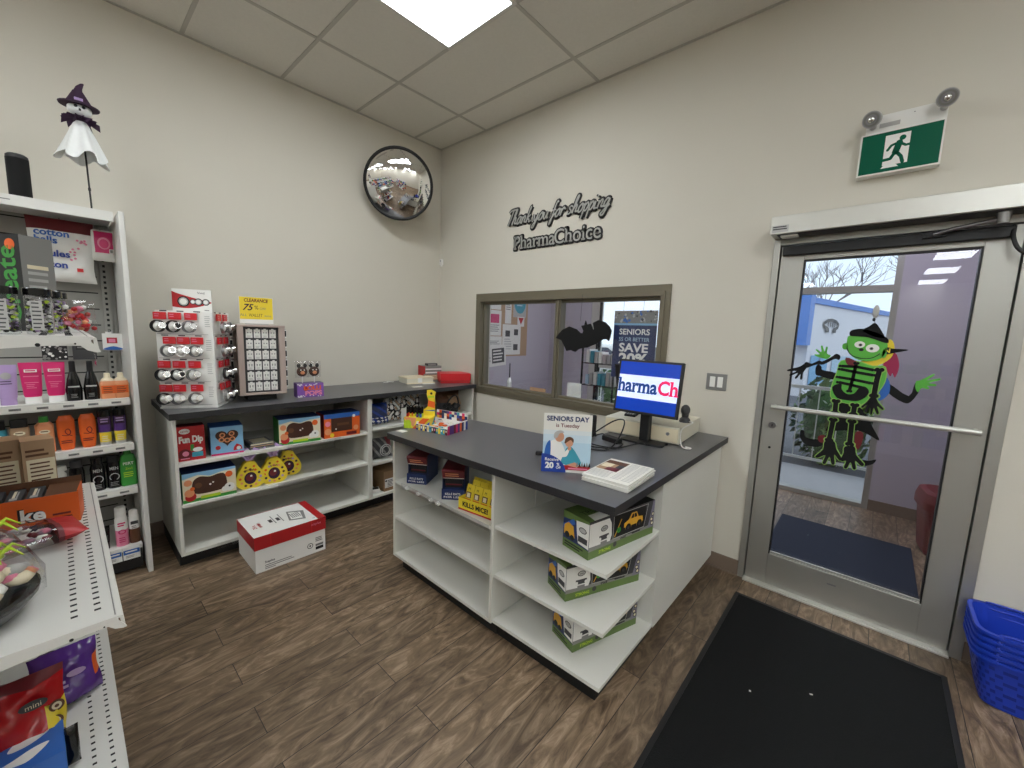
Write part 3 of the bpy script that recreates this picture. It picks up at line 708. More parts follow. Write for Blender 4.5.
# middle shelf
OS = [(0, .024, .018), (.01, .027, .02), (.06, .033, .022), (.13, .035, .022), (.165, .034, .021), (.178, .028, .018)]
def orart(b): b.stroke(smooth_open([(-.016, .085), (.006, .082), (.016, .1), (.008, .118), (-.004, .108), (.002, .09), (.02, .078)], 4), .004, 'dark_red', .0225); b.lines(-.022, .022, .05, 2, .01, .005, 'dark_red', .0225)
for lb, y in (('orange oval bottle left of the pair on the middle shelf', -.268), ('orange oval bottle beside the purple tubes on the middle shelf', -.186)):
    bottle('toiletry_bottle', lb, y, .795, OS, 'orange', 'orange', [(.178, .027, .017), (.19, .024, .015)], orart)
def purart(b): b.rect(-.021, .12, .021, .165, 'dark_purple', .0215); b.lines(-.017, .017, .148, 2, .014, .008, 'lilac', .022, .1); b.lines(-.016, .016, .05, 3, .012, .005, 'cream', .0225)
for lb, y in (('purple and yellow tube with a black top left of its twin on the middle shelf', -.118), ('purple and yellow tube with a black top at the right end of the middle shelf', -.055)):
    t = thing('toiletry_tube', lb, 'tube', (.40, WY+y, .795), 90)
    b = MB(); b.loft([(0, .024, .018, 'light_grey'), (.018, .024, .018, 'yellow'), (.075, .026, .02, 'purple'), (.165, .027, .021)], 20, m='light_grey'); b.build('tube_body', t)
    b = MB().m('black_gloss'); b.loft([(.165, .028, .022), (.2, .027, .021), (.203, .024, .018)], 20); b.build('cap', t)
    b = MB(); purart(b); b.build('label_print', t)
bottle('toiletry_bottle', 'tan bottle with a green cap behind the brown boxes on the middle shelf', -.345, .795, [(0, .034, .022), (.15, .034, .022), (.165, .02, .018)], 'peach', 'green', [(.165, .018, .018), (.195, .017, .017)], lambda b: (b.disc(0, .115, .02, 'cream', .0226, .011), b.lines(-.014, .014, .114, 1, .01, .005, 'brown', .023)), pw=4)
bottle('toiletry_bottle', 'pinkish tan jar with a dark lid behind the brown boxes', -.43, .795, [(0, .034, .026), (.15, .034, .026)], 'tan', 'black', [(.15, .03, .024), (.19, .03, .024)], lambda b: (b.disc(0, .12, .02, 'cream', .0266, .011), b.lines(-.014, .014, .119, 1, .01, .005, 'brown', .027)), pw=4)
bottle('toiletry_bottle', 'pale blue jar with a dark lid at the left edge of the middle shelf', -.505, .795, [(0, .034, .026), (.145, .034, .026)], 'teal', 'black', [(.145, .03, .024), (.19, .03, .024)], lambda b: b.disc(0, .11, .02, 'white', .0266, .011), pw=4)
# lower shelf
def dkart(b): b.text('MEN', 0, .112, .018, 'light_grey', .0226, bold=.02, width=.036); b.stroke([(-.02+.04*math.cos(R_(a))*.5+.02, .07+.02*math.sin(R_(a))) for a in range(-60, 230, 20)], .004, 'light_grey', .0226); b.lines(-.018, .018, .035, 3, .009, .004, 'grey', .0226)
DS = [(0, .028, .02), (.006, .031, .022), (.13, .031, .022), (.155, .026, .019)]
for lb, y, cp in (('black bottle with a dark cap leftmost on the lower shelf', -.245, 'dark_grey'), ('black bottle with a white ring in the middle of the lower shelf', -.165, 'black_gloss'), ('black bottle with a grey label beside the green bottle', -.098, 'black')):
    bottle('toiletry_bottle', lb, y, .53, DS, 'black_gloss', cp, [(.155, .024, .018), (.19, .026, .019), (.194, .024, .017)], dkart if y > -.2 else (lambda b: b.lines(-.018, .018, .09, 2, .012, .006, 'grey', .0226)))
bottle('toiletry_bottle', 'small white bottle with a wide cap left of the black bottles on the lower shelf', -.31, .53, [(0, .026, .02), (.13, .026, .02), (.15, .014, .014)], 'white', 'white', [(.15, .03, .024), (.175, .028, .022)], None)
t = bottle('toiletry_bottle', 'bright green flat bottle at the right end of the lower shelf', -.035, .53, [(0, .034, .02), (.008, .037, .023), (.15, .037, .023), (.185, .03, .019), (.195, .016, .014)], 'green', 'green', [(.195, .017, .014), (.215, .016, .013)], lambda b: (b.text('PERT', 0, .13, .016, 'white', .0236, bold=.02, width=.046), b.text('2in1', 0, .1, .014, 'lime', .0236), b.lines(-.024, .024, .08, 3, .012, .005, 'lime', .0236)), pw=4)
# base deck
tubeb('cosmetic_tube', 'small black tube at the left on the base deck', -.16, .165, .14, .045, .03, 'black_gloss', capm='black', dep=.03, art=lambda b: b.lines(-.012, .012, .08, 3, .012, .004, 'grey', .0155))
t = thing('aerosol_can', 'pink and white spray can standing on the base deck', 'can', (.40, WY-.088, .165), 90)
b = MB(); b.loft([(0, .029, .029, 'pink'), (.1, .029, .029, 'white'), (.165, .029, .029, 'white'), (.18, .024, .024)], 24, m='pink'); b.build('can_body', t)
b = MB().m('white'); b.loft([(.18, .026, .026), (.235, .025, .025), (.24, .02, .02)], 24); b.build('cap', t)
b = MB(); b.lines(-.018, .018, .14, 2, .014, .008, 'magenta', .0296); b.disc(0, .09, .018, 'magenta', .0296, .014); b.disc(0, .09, .012, 'pink', .0302, .009); b.lines(-.016, .016, .05, 3, .012, .005, 'magenta', .0296); b.build('label_print', t)
bottle('toiletry_bottle', 'white and brown roll-on bottle at the right end of the base deck', -.032, .165, [(0, .025, .025, 'brown'), (.09, .025, .025, 'white'), (.16, .025, .025)], 'brown', 'white', [(.16, .022, .022), (.2, .02, .02), (.205, .015, .015)], lambda b: (b.rect(-.017, .12, .017, .14, 'dark_grey', .0256), b.lines(-.014, .014, .105, 2, .01, .005, 'grey', .0256)))

# ------------------------------------------------------------------ near gondola (lower left)
GX0, GX1, GY1 = 1.15, 2.357, -2.797
t = thing('gondola_shelf', 'near white steel gondola with perforated shelves in the lower left corner', 'shelving', (0, 0, 0))
b = MB().m('grey_steel'); b.box(GX0, -3.3, .1, GX1, -3.27, 1.55); b.m('white_steel').box(GX0, -3.275, 1.55, GX1, -3.26, 1.56)
for x in (GX0, GX1-.03): b.m('white_steel').box(x, -3.27, .02, x+.03, -3.24, 1.56)
b.build('back_panel', t)
def gshelf(z, yb):
    b = MB().m('white_steel'); b.box(GX0, yb, z-.02, GX1, GY1-.012, z)
    b.prism([(GY1-.012, z), (GY1-.002, z-.003), (GY1+.001, z-.03), (GY1-.006, z-.03), (GY1-.008, z-.006), (GY1-.012, z-.008)], GX0, GX1, 'x')
    for k in range(36):
        x = GX0+.07+.0305*k
        for y in (GY1-.04, GY1-.08): b.m('dark_slot').box(x, y-.009, z, x+.008, y+.003, z+.0006)
    b.m('grey').box(GX0+.01, GY1-.0165, z, GX1-.01, GY1-.014, z+.0005)
    s_ = b.build('shelf', t)
    prof = [(yb, z+.001), (GY1-.014, z+.001), (GY1-.010, z-.012), (GY1+.002, z-.030), (GY1+.003, z-.034), (GY1-.004, z-.035), (GY1-.018, z-.030), (GY1-.030, z-.018), (GY1-.034, z-.016), (yb, z-.055)]
    for x in (GX0-.002, GX1):
        b = MB().m('white_steel'); b.prism(prof, x, x+.002, 'x')
        b.fr = lambda u, v, q: (x+.002+q, u, v); b.disc(GY1-.09, z-.018, .004, 'dark_slot', .0004, n=10); b.disc(GY1-.036, z-.0155, .002, 'dark_slot', .0004, n=8)
        b.build('end_bracket', s_)
gshelf(1.481, -3.26); gshelf(.8, -3.26)
b = MB().m('white_steel'); b.box(GX0, -3.27, .13, GX1, GY1-.014, .15); b.box(GX0, GY1-.014, .118, GX1, GY1-.01, .152)
for k in range(37):
    x = GX0+.06+.0305*k
    for y in (GY1-.038, GY1-.078): b.m('dark_slot').box(x, y-.007, .15, x+.008, y+.003, .1506)
b.m('kick_black').box(GX0+.02, -3.25, 0, GX1-.02, GY1-.05, .13)
b.build('base_deck', t)
b = MB().m('clear_film'); b.box(2.10, GY1+.001, 1.40, 2.16, GY1+.002, 1.45); b.m('white').box(2.11, GY1+.0022, 1.405, 2.14, GY1+.0026, 1.42); b.build('ticket_holder', t)
# candy jars on the upper level
def jar(lb, x, y, seed):
    rd = random.Random(seed)
    t = thing('candy_jar', lb, 'jar', (x, y, 1.482), 90)
    b = MB(); b.loft([(0, .0205, .0205), (.003, .022, .022), (.082, .022, .022), (.087, .020, .020)], 20, m='clear_plastic'); b.build('jar_body', t)
    b = MB()
    for k in range(170):
        a = rd.uniform(0, 6.28); r = .0175*math.sqrt(rd.random())**.4; s = rd.uniform(.003, .005)
        b.ell((r*math.cos(a), r*math.sin(a), rd.uniform(.006, .078)), (s, s, s*.8), 6, m=rd.choice(['dark_purple', 'black', 'white', 'light_grey', 'lilac', 'lime', 'dark_grey']))
    b.build('candies', t, kind='stuff')
    b = MB().m('black_gloss'); b.loft([(.087, .023, .023), (.101, .023, .023), (.103, .0215, .0215)], 20); b.build('lid', t)
    b = MB()
    b.rect(-.012, .01, .006, .075, 'light_grey', .0224); b.lines(-.01, .004, .068, 7, .009, .003, 'dark_grey', .0229); b.build('jar_label', t)
jar('candy jar with a black lid at the left edge of the upper near shelf', 2.25, -2.932, 1)
jar('candy jar with a black lid in front of the dark green-lettered box', 2.24, -2.882, 2)
jar('candy jar partly hidden behind the front jars on the upper near shelf', 2.16, -2.866, 3)
jar('rearmost candy jar on the upper near shelf beside the reddish bag', 2.09, -2.857, 4)
t = thing('candy_bag', 'small clear bag of red and white candies behind the jars on the upper near shelf', 'bag', (2.10, -2.822, 1.482), 60)
rd = random.Random(8); b = MB()
for k in range(60):
    q = rd.random(); b.ell((rd.uniform(-.03, .035)*(1-q*.6), rd.uniform(-.016, .016), .008+q*.06), (.007, .006, .006), 6, m=rd.choice(['bright_red', 'white', 'pink', 'peach', 'red']))
b.build('candies', t, kind='stuff')
pillow(MB(), .085, .085, .045, lambda u, v, f: 'clear_film', 8, 8, .003, seed=9).build('bag_film', t)
t, b = carton('kit_box', 'dark box with green lettering standing behind the jars on the upper near shelf', 'box', (1.916, -2.963, 1.482), .17, .075, .25, 40, 'grey', 'grey', front='dark_grey')
b.rect(-.085, 0, .085, .25, 'black', .0004); b.text('Create', .07, .02, .05, 'green', .001, 'l', .02, rot=90); b.disc(.06, .225, .014, 'orange', .001); b.rect(-.07, .04, -.03, .22, 'dark_grey', .0008)
b.fr = lambda u, v, d: (.085+d, u, v); b.lines(.012, .06, .15, 6, .018, .008, 'light_grey', .0006); b.rect(.012, .165, .06, .175, 'cream', .0006)
b.build('carton', t)
# lower level
t, b = carton('brown_carton', 'tall tan printed box at the photo\'s left edge, left of its twin', 'box', (1.27, -3.035, .8), .095, .10, .25, 96, 'tan', 'kraft')
def kraftart(b): b.rect(-.034, .015, .04, .17, 'cream', .0006); b.lines(-.026, .034, .15, 8, .016, .006, 'brown', .0012); b.lines(-.034, .03, .2, 2, .018, .009, 'brown', .001)
kraftart(b); b.build('carton', t, .002)
t, b = carton('brown_carton', 'tall tan printed box under the orange oval bottles, right of its twin', 'box', (1.29, -2.942, .8), .085, .10, .245, 98, 'tan', 'kraft')
kraftart(b); b.build('carton', t, .002)
t = thing('candy_bar_box', 'open orange and brown display box of candy bars on the near shelf', 'box', (1.6, -2.975, .801), 84)
b = MB(); b.m('orange'); b.box(-.2, 0, 0, .125, .003, .108); b.box(-.2, .003, 0, .125, .12, .003); b.box(.122, .003, 0, .125, .12, .112); b.box(-.2, .003, 0, -.197, .12, .112)
b.m('brown').box(-.2, .117, 0, .125, .12, .135); b.prism([(.003, .105), (.117, .112), (.117, .115), (.003, .108)], .045, .122, 'x')
b.text('ke', .045, .03, .042, 'white', .002, 'r', .03); b.text('ke', .045, .03, .042, 'black', .001, 'r', .075); b.lines(.06, .11, .035, 2, .014, .007, 'dark_red', .001)
b.build('tray', t)
b = MB().m('brown'); b.prism([(.003, .082), (.117, .096), (.117, .099), (.003, .085)], -.197, .122, 'x'); b.build('inner_tray', t)
for k in range(5):
    o = MB(); o.box(-.018, 0, 0, .018, .10, .018, 'dark_grey'); o.fr = TOP; o.rect(-.006, .02, .001, .085, 'cream', .0184); o.rect(.003, .03, .007, .08, 'light_grey', .0184); o.rect(-.010, .012, .008, .03, 'light_grey', .0188)
    p = Matrix.Translation(t.location) @ Matrix.Rotation(R_(84), 4, 'Z') @ Matrix.Translation((.02-.046*k, .008, .0865)) @ Matrix.Rotation(R_(7.0), 4, 'X')
    o = o.build('candy_bar'); o.matrix_world = p
    tag(o, 'dark candy bar with pale print in the orange display box, %s from the right' % ('first', 'second', 'third', 'fourth', 'fifth')[k], 'candy bar', 'candy bars in the orange box')
t = thing('candy_bag', 'crinkled clear bag of pink candy with a red end lying on the near shelf', 'bag', (1.83, -3.19, .845))
t.rotation_euler = (R_(-90), 0, R_(12))
rd = random.Random(11); b = MB()
for k in range(120):
    v = rd.uniform(.05, .80); u = rd.uniform(-.07, .07); e = max(0, 1-abs(2*v-.95)**3)*max(0, 1-(u/.085)**2)
    b.ell((u, rd.uniform(-.033, .03)*e, v*.34), (rd.uniform(.008, .016), .008, rd.uniform(.01, .018)), 7, m=rd.choice(['pink', 'dark_red', 'light_grey', 'paper', 'lilac_dull', 'lilac_dull', 'dark_purple', 'dark_red']), jit=.2)
b.build('candies', t, kind='stuff')
pillow(MB(), .175, .345, .095, lambda u, v, f: 'red' if v > .84 else ('dark_red' if v > .80 else 'clear_film'), 16, 26, .007, seed=12).build('bag_film', t)
# halloween treat basket in cellophane
t = thing('treat_bowl', 'round black bowl of lime green spider toys wrapped in clear film on the near shelf', 'gift bowl', (2.16, -3.10, .8))
b = MB().m('black_gloss'); b.loft([(.001, .10, .10), (.015, .14, .14), (.05, .168, .168), (.062, .170, .170), (.058, .15, .15)], 32); b.build('bowl', t)
rd = random.Random(21); b = MB()
for k in range(90):
    a = rd.uniform(0, 6.28); r = .145*math.sqrt(rd.random()); z = .06+.12*(1-(r/.155)**2)+rd.uniform(0, .02)
    b.ell((r*math.cos(a), r*math.sin(a), z), (rd.uniform(.015, .03), rd.uniform(.015, .03), .014), 8, m=rd.choice(['peach', 'cream', 'pink', 'paper', 'light_grey', 'paper', 'dark_purple', 'cream']))
b.build('treats', t, kind='stuff')
def spider(x, y, z, s):
    b = MB().m('lime'); b.ell((x, y, z), (s*.5, s*.5, s*.35), 10); b.ell((x+s*.5, y+s*.1, z), (s*.28, s*.28, s*.24), 8)
    for k in range(8):
        a = R_(45*k+20); b.tube([(x+s*.3*math.cos(a), y+s*.3*math.sin(a), z), (x+s*.8*math.cos(a), y+s*.8*math.sin(a), z+s*.35), (x+s*1.25*math.cos(a), y+s*1.25*math.sin(a), z-s*.1)], [s*.1, s*.08, s*.03], 6)
    b.m('black'); b.ell((x+s*.72, y+s*.05, z+s*.12), (s*.06,)*3, 6); b.ell((x+s*.7, y+s*.22, z+s*.12), (s*.06,)*3, 6)
    b.build('spider_toy', t)
spider(-.05, .085, .2, .05); spider(.035, .10, .165, .045); spider(.06, .02, .2, .045)
b = MB().m('black'); b.box(.09, .02, .09, .13, .07, .13); b.fr = lambda u, v, d: (.13+d, u, v)
b.stroke([(.03, .10), (.06, .10)], .004, 'cream', .001); b.stroke([(.045, .09), (.045, .12)], .004, 'yellow', .001); b.rect(.024, .094, .066, .126, 'dark_purple', .0005); b.build('treat_box', t)
b = MB().m('white'); b.box(.08, .06, .14, .082, .10, .17); b.fr = lambda u, v, d: (.082+d, u, v); b.lines(.063, .097, .16, 3, .009, .004, 'black', .0006); b.build('name_tag', t)
b = MB(); rd = random.Random(5); n = 30; rings = []
for q in [0, .2, .45, .7, .88, 1]:
    z = .05+.2*q; r = .172*math.sqrt(max(0, 1-(q*.985)**2.4))+.004
    rings.append([(r*(1+rd.uniform(-.035, .035))*math.cos(2*math.pi*i/n), r*(1+rd.uniform(-.035, .035))*math.sin(2*math.pi*i/n), z+rd.uniform(-.006, .006)) for i in range(n)])
for j in range(5): b.add(rings[j]+rings[j+1], [(i, (i+1) % n, n+(i+1) % n, n+i) for i in range(n)], 'clear_film')
b.build('cellophane', t)
# base deck goods
t = thing('snack_bag', 'glossy purple bag of sweets leaning on the base deck of the near gondola', 'bag', (1.64, -2.925, .151), 96)
pillow(MB(), .17, .18, .13, lambda u, v, f: 'orange' if u > .9 and .35 < v < .75 else 'foil_purple', 22, 22, .013, seed=31, lean=.05).build('bag_body', t)
b = MB(); b.fr = lambda u, v, d: (u, -d+.05*v/.21, v); b.disc(.02, .12, .024, 'lilac', .068, .011); b.lines(-.05, 0, .10, 2, .016, .009, 'lilac', .072); b.build('print', t)
t = thing('pretzel_bag', 'shiny red bag with a strip of yellow rings on the lowest near shelf', 'bag', (1.88, -3.055, .151), 94)
def rm(u, v, f): return 'yellow' if u > .82 and v < .62 else ('dark_red' if v > .93 else 'foil_red')
pillow(MB(), .27, .26, .13, rm, 24, 24, .012, seed=33, lean=.06).build('bag_body', t)
b = MB(); b.fr = lambda u, v, d: (u, -d+.06*v/.26, v)
for k in range(4): b.disc(.105+.006*(k % 2), .03+.042*k, .017, 'brown', .046-.004*k); b.disc(.105+.006*(k % 2), .03+.042*k, .011, 'cream', .047-.004*k); b.disc(.105+.006*(k % 2), .03+.042*k, .005, 'brown', .048-.004*k)
b.disc(.065, .195, .03, 'dark_grey', .05, .014); b.text('mini', .065, .188, .014, 'cream', .0515); b.lines(-.1, .02, .12, 3, .025, .012, 'dark_red', .066); b.build('print', t)
t, b = carton('cloud_box', 'blue box printed with white clouds lowest in the corner of the photo', 'box', (2.03, -3.06, .151), .26, .16, .11, 92, 'blue', 'blue')
b.fr = TOP
for pts in ([(-.02, .02), (.02, .035), (.06, .03), (.1, .07), (.07, .075), (.03, .06), (0, .05)], [(.02, .1), (.06, .095), (.1, .12), (.08, .14), (.04, .135)], [(-.1, .06), (-.06, .05), (-.04, .09), (-.08, .1)]): b.poly(smooth_closed(pts), 'white', .1106)
b.fr = FRONT; b.poly(smooth_closed([(-.05, .03), (0, .02), (.06, .03), (.05, .06), (0, .07), (-.04, .06)]), 'white'); b.build('carton', t, .002)
t = thing('pouch', 'narrow black pouch beside the red bag on the base deck of the near gondola', 'pouch', (1.96, -2.918, .151), 96)
pillow(MB(), .03, .13, .04, lambda u, v, f: 'black_gloss', 8, 10, .003, seed=36).build('pouch_body', t)
# ------------------------------------------------------------------ back counter along the left wall
BX, BH = .67, .982
b = MB().m('laminate_dark'); b.boxes6(.004, -2.466, BH-.038, BX, -.045, BH, 'laminate_edge', 'laminate_edge', 'laminate_edge', 'laminate_edge', 'laminate_edge', 'laminate_dark')
tag(b.build('worktop', bevel=.002), 'long dark grey worktop along the mirror wall carrying the watch display', 'worktop')
def cabinet(lb, y0, y1, zs):
    t = thing('shelf_cabinet', lb, 'cabinet', (0, y0, 0)); L = y1-y0; zt = BH-.038
    for y in (0, L-.018): MB().m('white_melamine').box(.012, y, .088, BX-.02, y+.018, zt).build('side_panel', t, .001)
    MB().m('white_melamine').box(.012, .018, .088, .03, L-.018, zt).build('back_panel', t)
    for z in zs: MB().m('white_melamine').box(.03, .018, z-.02, BX-.022, L-.018, z).build('shelf', t, .001)
    MB().m('white_melamine').box(.03, .018, .088, BX-.02, L-.018, .108).build('bottom_panel', t, .001)
    MB().m('kick_black').box(.012, .0, 0, BX-.09, L, .088).build('toe_kick', t)
    return t
c1 = cabinet('white open shelf cabinet holding candy boxes under the left half of the long worktop', -2.452, -1.205, (.67, .412))
for z, y0, y1 in ((.66, .62, 1.0), (.402, .55, .86), (.1, .18, .45)):
    b = MB().m('clear_plastic'); b.box(BX-.021, y0, z-.03, BX-.0195, y1, z+.01); b.build('ticket_holder', c1)
cabinet('white open shelf cabinet with bags under the right end of the long worktop', -1.204, -.062, (.69, .395))

# --- watch display
C('tower_wood', 178, 160, 150, rough=.6); C('violet', 128, 84, 170, rough=.4)
WC = (.392, -2.268, BH); WR = 60
t = thing('watch_display', 'white watch display stand with a red header card at the worktop\'s left end', 'display stand', WC, WR)
S = .15; HT = .60
b = MB().m('white'); b.box(-S+.004, -S+.004, .012, S-.004, S-.004, HT)
for a in range(4):
    c, q = math.cos(R_(90*a)), math.sin(R_(90*a))
    b.fr = lambda u, v, d: (u*c-(-(S-.004)-d)*q, u*q+(-(S-.004)-d)*c, v)
    for k in range(4): b.rect(-S+.01, .02+.146*k, S-.03, .023+.146*k, 'light_grey', .001); [b.rect(-S+.03+.085*j, .146*(k+1)+.010, -S+.065+.085*j, .146*(k+1)+.016, 'black', .001) for j in range(3)]
    for k in range(4): b.lines(S-.045, S-.015, .13+.146*k, 6, .012, .004, 'light_grey', .001)
b.build('stand_body', t, .003)
b = MB().m('white'); b.box(-S-.002, -S-.002, 0, S+.002, S+.002, .012); b.build('turntable', t, .003)
b = MB().m('white'); b.box(-.11, -.004, HT, .10, .004, HT+.14)
b.fr = lambda u, v, d: (u, -.004-d, v)
lo = lambda u: HT+.028-.020*math.sin(math.pi*(u+.11)/.21)+.03*(u+.11)/.21; hi = lambda u: HT+.125-.062*max(0, (u+.11)/.21)**.8
b.poly([(-.11+.021*i, lo(-.11+.021*i)) for i in range(11)]+[(.10-.021*i, hi(.10-.021*i)) for i in range(11)], 'red', .0006)
for k, (u, r) in enumerate(((-.05, .033), (.0, .017), (.03, .023), (.07, .021))): b.disc(u, HT+.062, r, 'black', .001+k*.0002, n=20); b.disc(u, HT+.062, r*.76, 'light_grey', .0020+k*.0002, n=20); b.disc(u, HT+.062, r*.55, 'white', .003+k*.0002, n=20)
b.text('Vivid', .045, HT+.112, .014, 'dark_grey', .001); b.lines(.06, .09, HT+.008, 1, .01, .005, 'grey', .001)
b.build('header_card', t)
W_IN = ('top', 'second', 'third', 'bottom'); wb_ = Matrix.Translation(WC) @ Matrix.Rotation(R_(WR), 4, 'Z')
def watch(side, row, u, strap, face, k):
    # boxed watch on its collar under a red hang tag
    a = R_(90*side); c, q = math.cos(a), math.sin(a); rz = WR+90*side
    p = wb_ @ Vector((u*c-(-S)*q*-1*-1, u*q+(-S)*c, .02+.146*(3-row))) if side == 0 else wb_ @ Vector((S+.003, u, .02+.146*(3-row)))
    if side == 0: p = wb_ @ Vector((u, -S, .02+.146*(3-row)))
    t = thing('watch', 'watch with %s strap, %s in the %s row of the watch stand\'s %s' % (strap_n[strap], ('first', 'second', 'third')[k], W_IN[row], ('left face', 'right face')[side]), 'watch', p, rz, 'watches on the display stand')
    b = MB().m('white'); b.ell((-.004, -.03, .045), (.022, .016, .022), 12); b.build('pillow', t)
    b = MB().m('steel' if strap == 'light_grey' else strap); n = 22
    for i in range(n):
        a0, a1 = 2*math.pi*i/n, 2*math.pi*(i+1)/n
        P = lambda x, r, y: (r*.034*math.cos(x)-.004+y*.25, -.032+y, .047+r*.036*math.sin(x))
        b.add([P(a0, 1, -.009), P(a1, 1, -.009), P(a1, 1, .009), P(a0, 1, .009)], [(0, 1, 2, 3)]); b.add([P(a0, .86, -.009), P(a1, .86, -.009), P(a1, .86, .009), P(a0, .86, .009)], [(3, 2, 1, 0)]); b.add([P(a0, .86, -.009), P(a1, .86, -.009), P(a1, 1, -.009), P(a0, 1, -.009)], [(0, 1, 2, 3)])
    b.build('strap', t)
    b = MB().m('chrome'); b.tube([(.017, -.035, .05), (.026, -.050, .053)], .019, 20); b.build('case', t)
    b = MB().m(face); b.tube([(.0262, -.0503, .0531), (.0265, -.051, .0532)], .0145, 20); b.build('dial', t)
    b = MB().m('bright_red'); b.box(-.033, -.012, .088, .030, -.004, .130); b.fr = lambda u, v, d: (u, -.012-d, v); b.lines(-.026, .0, .116, 2, .012, .004, 'pink', .0006); b.build('hang_tag', t)
strap_n = {'black': 'black', 'light_grey': 'silver', 'white': 'white', 'grey': 'grey', 'brown': 'brown'}
for row, straps in enumerate((('black', 'black', 'light_grey'), ('light_grey', 'white', 'light_grey'), ('black', 'black', 'grey'), ('black', 'light_grey', 'light_grey'))):
    us = ((-.115, -.04, .04), (-.075, -.005, .065), (-.11, -.035, .045), (-.11, -.04, .05))[row]
    for k in range(3): watch(0, row, us[k], straps[k], 'white' if straps[k] != 'black' else ('black' if k % 2 else 'white'), k)
for row, straps in enumerate((('light_grey', 'grey'), ('light_grey', 'light_grey'), ('black', 'black'), ('grey', 'light_grey'))):
    for k in range(2): watch(1, row, (-.085, .02)[k], straps[k], 'light_grey', k)

# --- earring display with clearance sign
t = thing('earring_display', 'grey wood-look earring display tower with white cards beside the watch stand', 'display stand', (.36, -1.905, BH), 84)
b = MB().m('black'); b.box(-.09, -.08, 0, .09, .08, .045); b.build('turntable_base', t, .003)
TW = .125
b = MB().m('tower_wood'); b.box(-TW-.02, -TW-.02, .045, TW+.02, TW+.02, .06); b.box(-TW-.02, -TW-.02, .515, TW+.02, TW+.02, .53)
for x in (-1, 1):
    for y in (-1, 1): b.box(x*TW-.018, y*TW-.018, .06, x*TW+.018, y*TW+.018, .515)
b.build('tower_frame', t, .003)
b = MB().m('dark_grey'); b.box(-TW+.012, -TW+.012, .06, TW-.012, TW-.012, .515); b.build('card_panel', t)
b = MB().m('light_grey'); b.box(-.07, -.01, .53, .07, .01, .538); b.build('sign_foot', t)
base = Matrix.Translation(t.location) @ Matrix.Rotation(R_(84), 4, 'Z')
rows_n = ('top', 'second', 'third', 'fourth', 'fifth', 'bottom'); cols_n = ('first', 'second', 'third', 'fourth')
for r in range(6):
    for c in range(4):
        b = MB().m('white'); b.box(-.0195, -.006, 0, .0195, -.003, .058); b.box(-.007, -.006, .058, .007, -.003, .064)
        b.fr = lambda u, v, d: (u, -.006-d, v); b.disc(-.008, .036, .0045, 'steel', .002, n=8); b.disc(.008, .036, .0045, 'steel', .002, n=8); b.lines(-.012, .012, .012, 2, .007, .003, 'light_grey', .0006)
        if r > 2: b.disc(-.008, .028, .003, 'black', .002, n=6); b.disc(.008, .028, .003, 'black', .002, n=6)
        p = base @ Vector((-.0705+.047*c, -TW+.012, .440-.0735*r))
        o = b.build('earring_card', loc=p, rz=84); tag(o, 'white card of stud earrings, %s from the left in the %s row of the tower' % (cols_n[c], rows_n[r]), 'earring card', 'earring cards on the tower')
for sd, side in ((-1, 'left'), (1, 'right')):
    for r in range(6):
        b = MB().m('white'); b.box(-.02, -.003, 0, .02, 0, .058); b.fr = lambda u, v, d: (u, -.003-d, v); b.rect(-.018, .008, .018, .052, 'black', .0006); b.m('steel').tube([(0, 0, .06), (-.02*sd*0, .0, .064)], .002, 6)
        p = base @ Vector((sd*(TW+.043), .01, .440-.0735*r)); 
        o = b.build('earring_card', loc=p, rz=84+10*sd); tag(o, 'dark earring card sticking out on the %s side of the tower, %s row' % (side, rows_n[r]), 'earring card', 'earring cards on the tower')
        MB().m('steel').tube([(sd*(TW-.0), .012, .503-.0735*r), (sd*(TW+.06), .012, .503-.0735*r)], .002, 6).build('peg', t)
t = thing('clearance_sign', 'yellow clearance sign standing on top of the earring tower', 'sign', (.36, -1.905, BH+.538), 88)
b = MB().m('white'); b.box(-.105, -.002, 0, .105, .002, .185); b.fr = lambda u, v, d: (u, -.002-d, v)
b.rect(-.103, .03, .103, .183, 'yellow', .0006)
b.text('CLEARANCE', 0, .15, .022, 'dark_red', .0012, bold=.03, width=.15, shear=.15)
b.text('75', -.05, .092, .042, 'dark_purple', .0012, shear=.35, bold=.02); b.text('%', .0, .1, .026, 'dark_purple', .0012); b.text('OFF', .04, .098, .016, 'grey', .0012)
b.text('ALL', -.08, .05, .017, 'grey', .0012); b.text('WALLET', -.005, .047, .022, 'brown', .0012, shear=.2, width=.085); b.text('items', .07, .05, .014, 'grey', .0012)
b.build('sign_card', t)
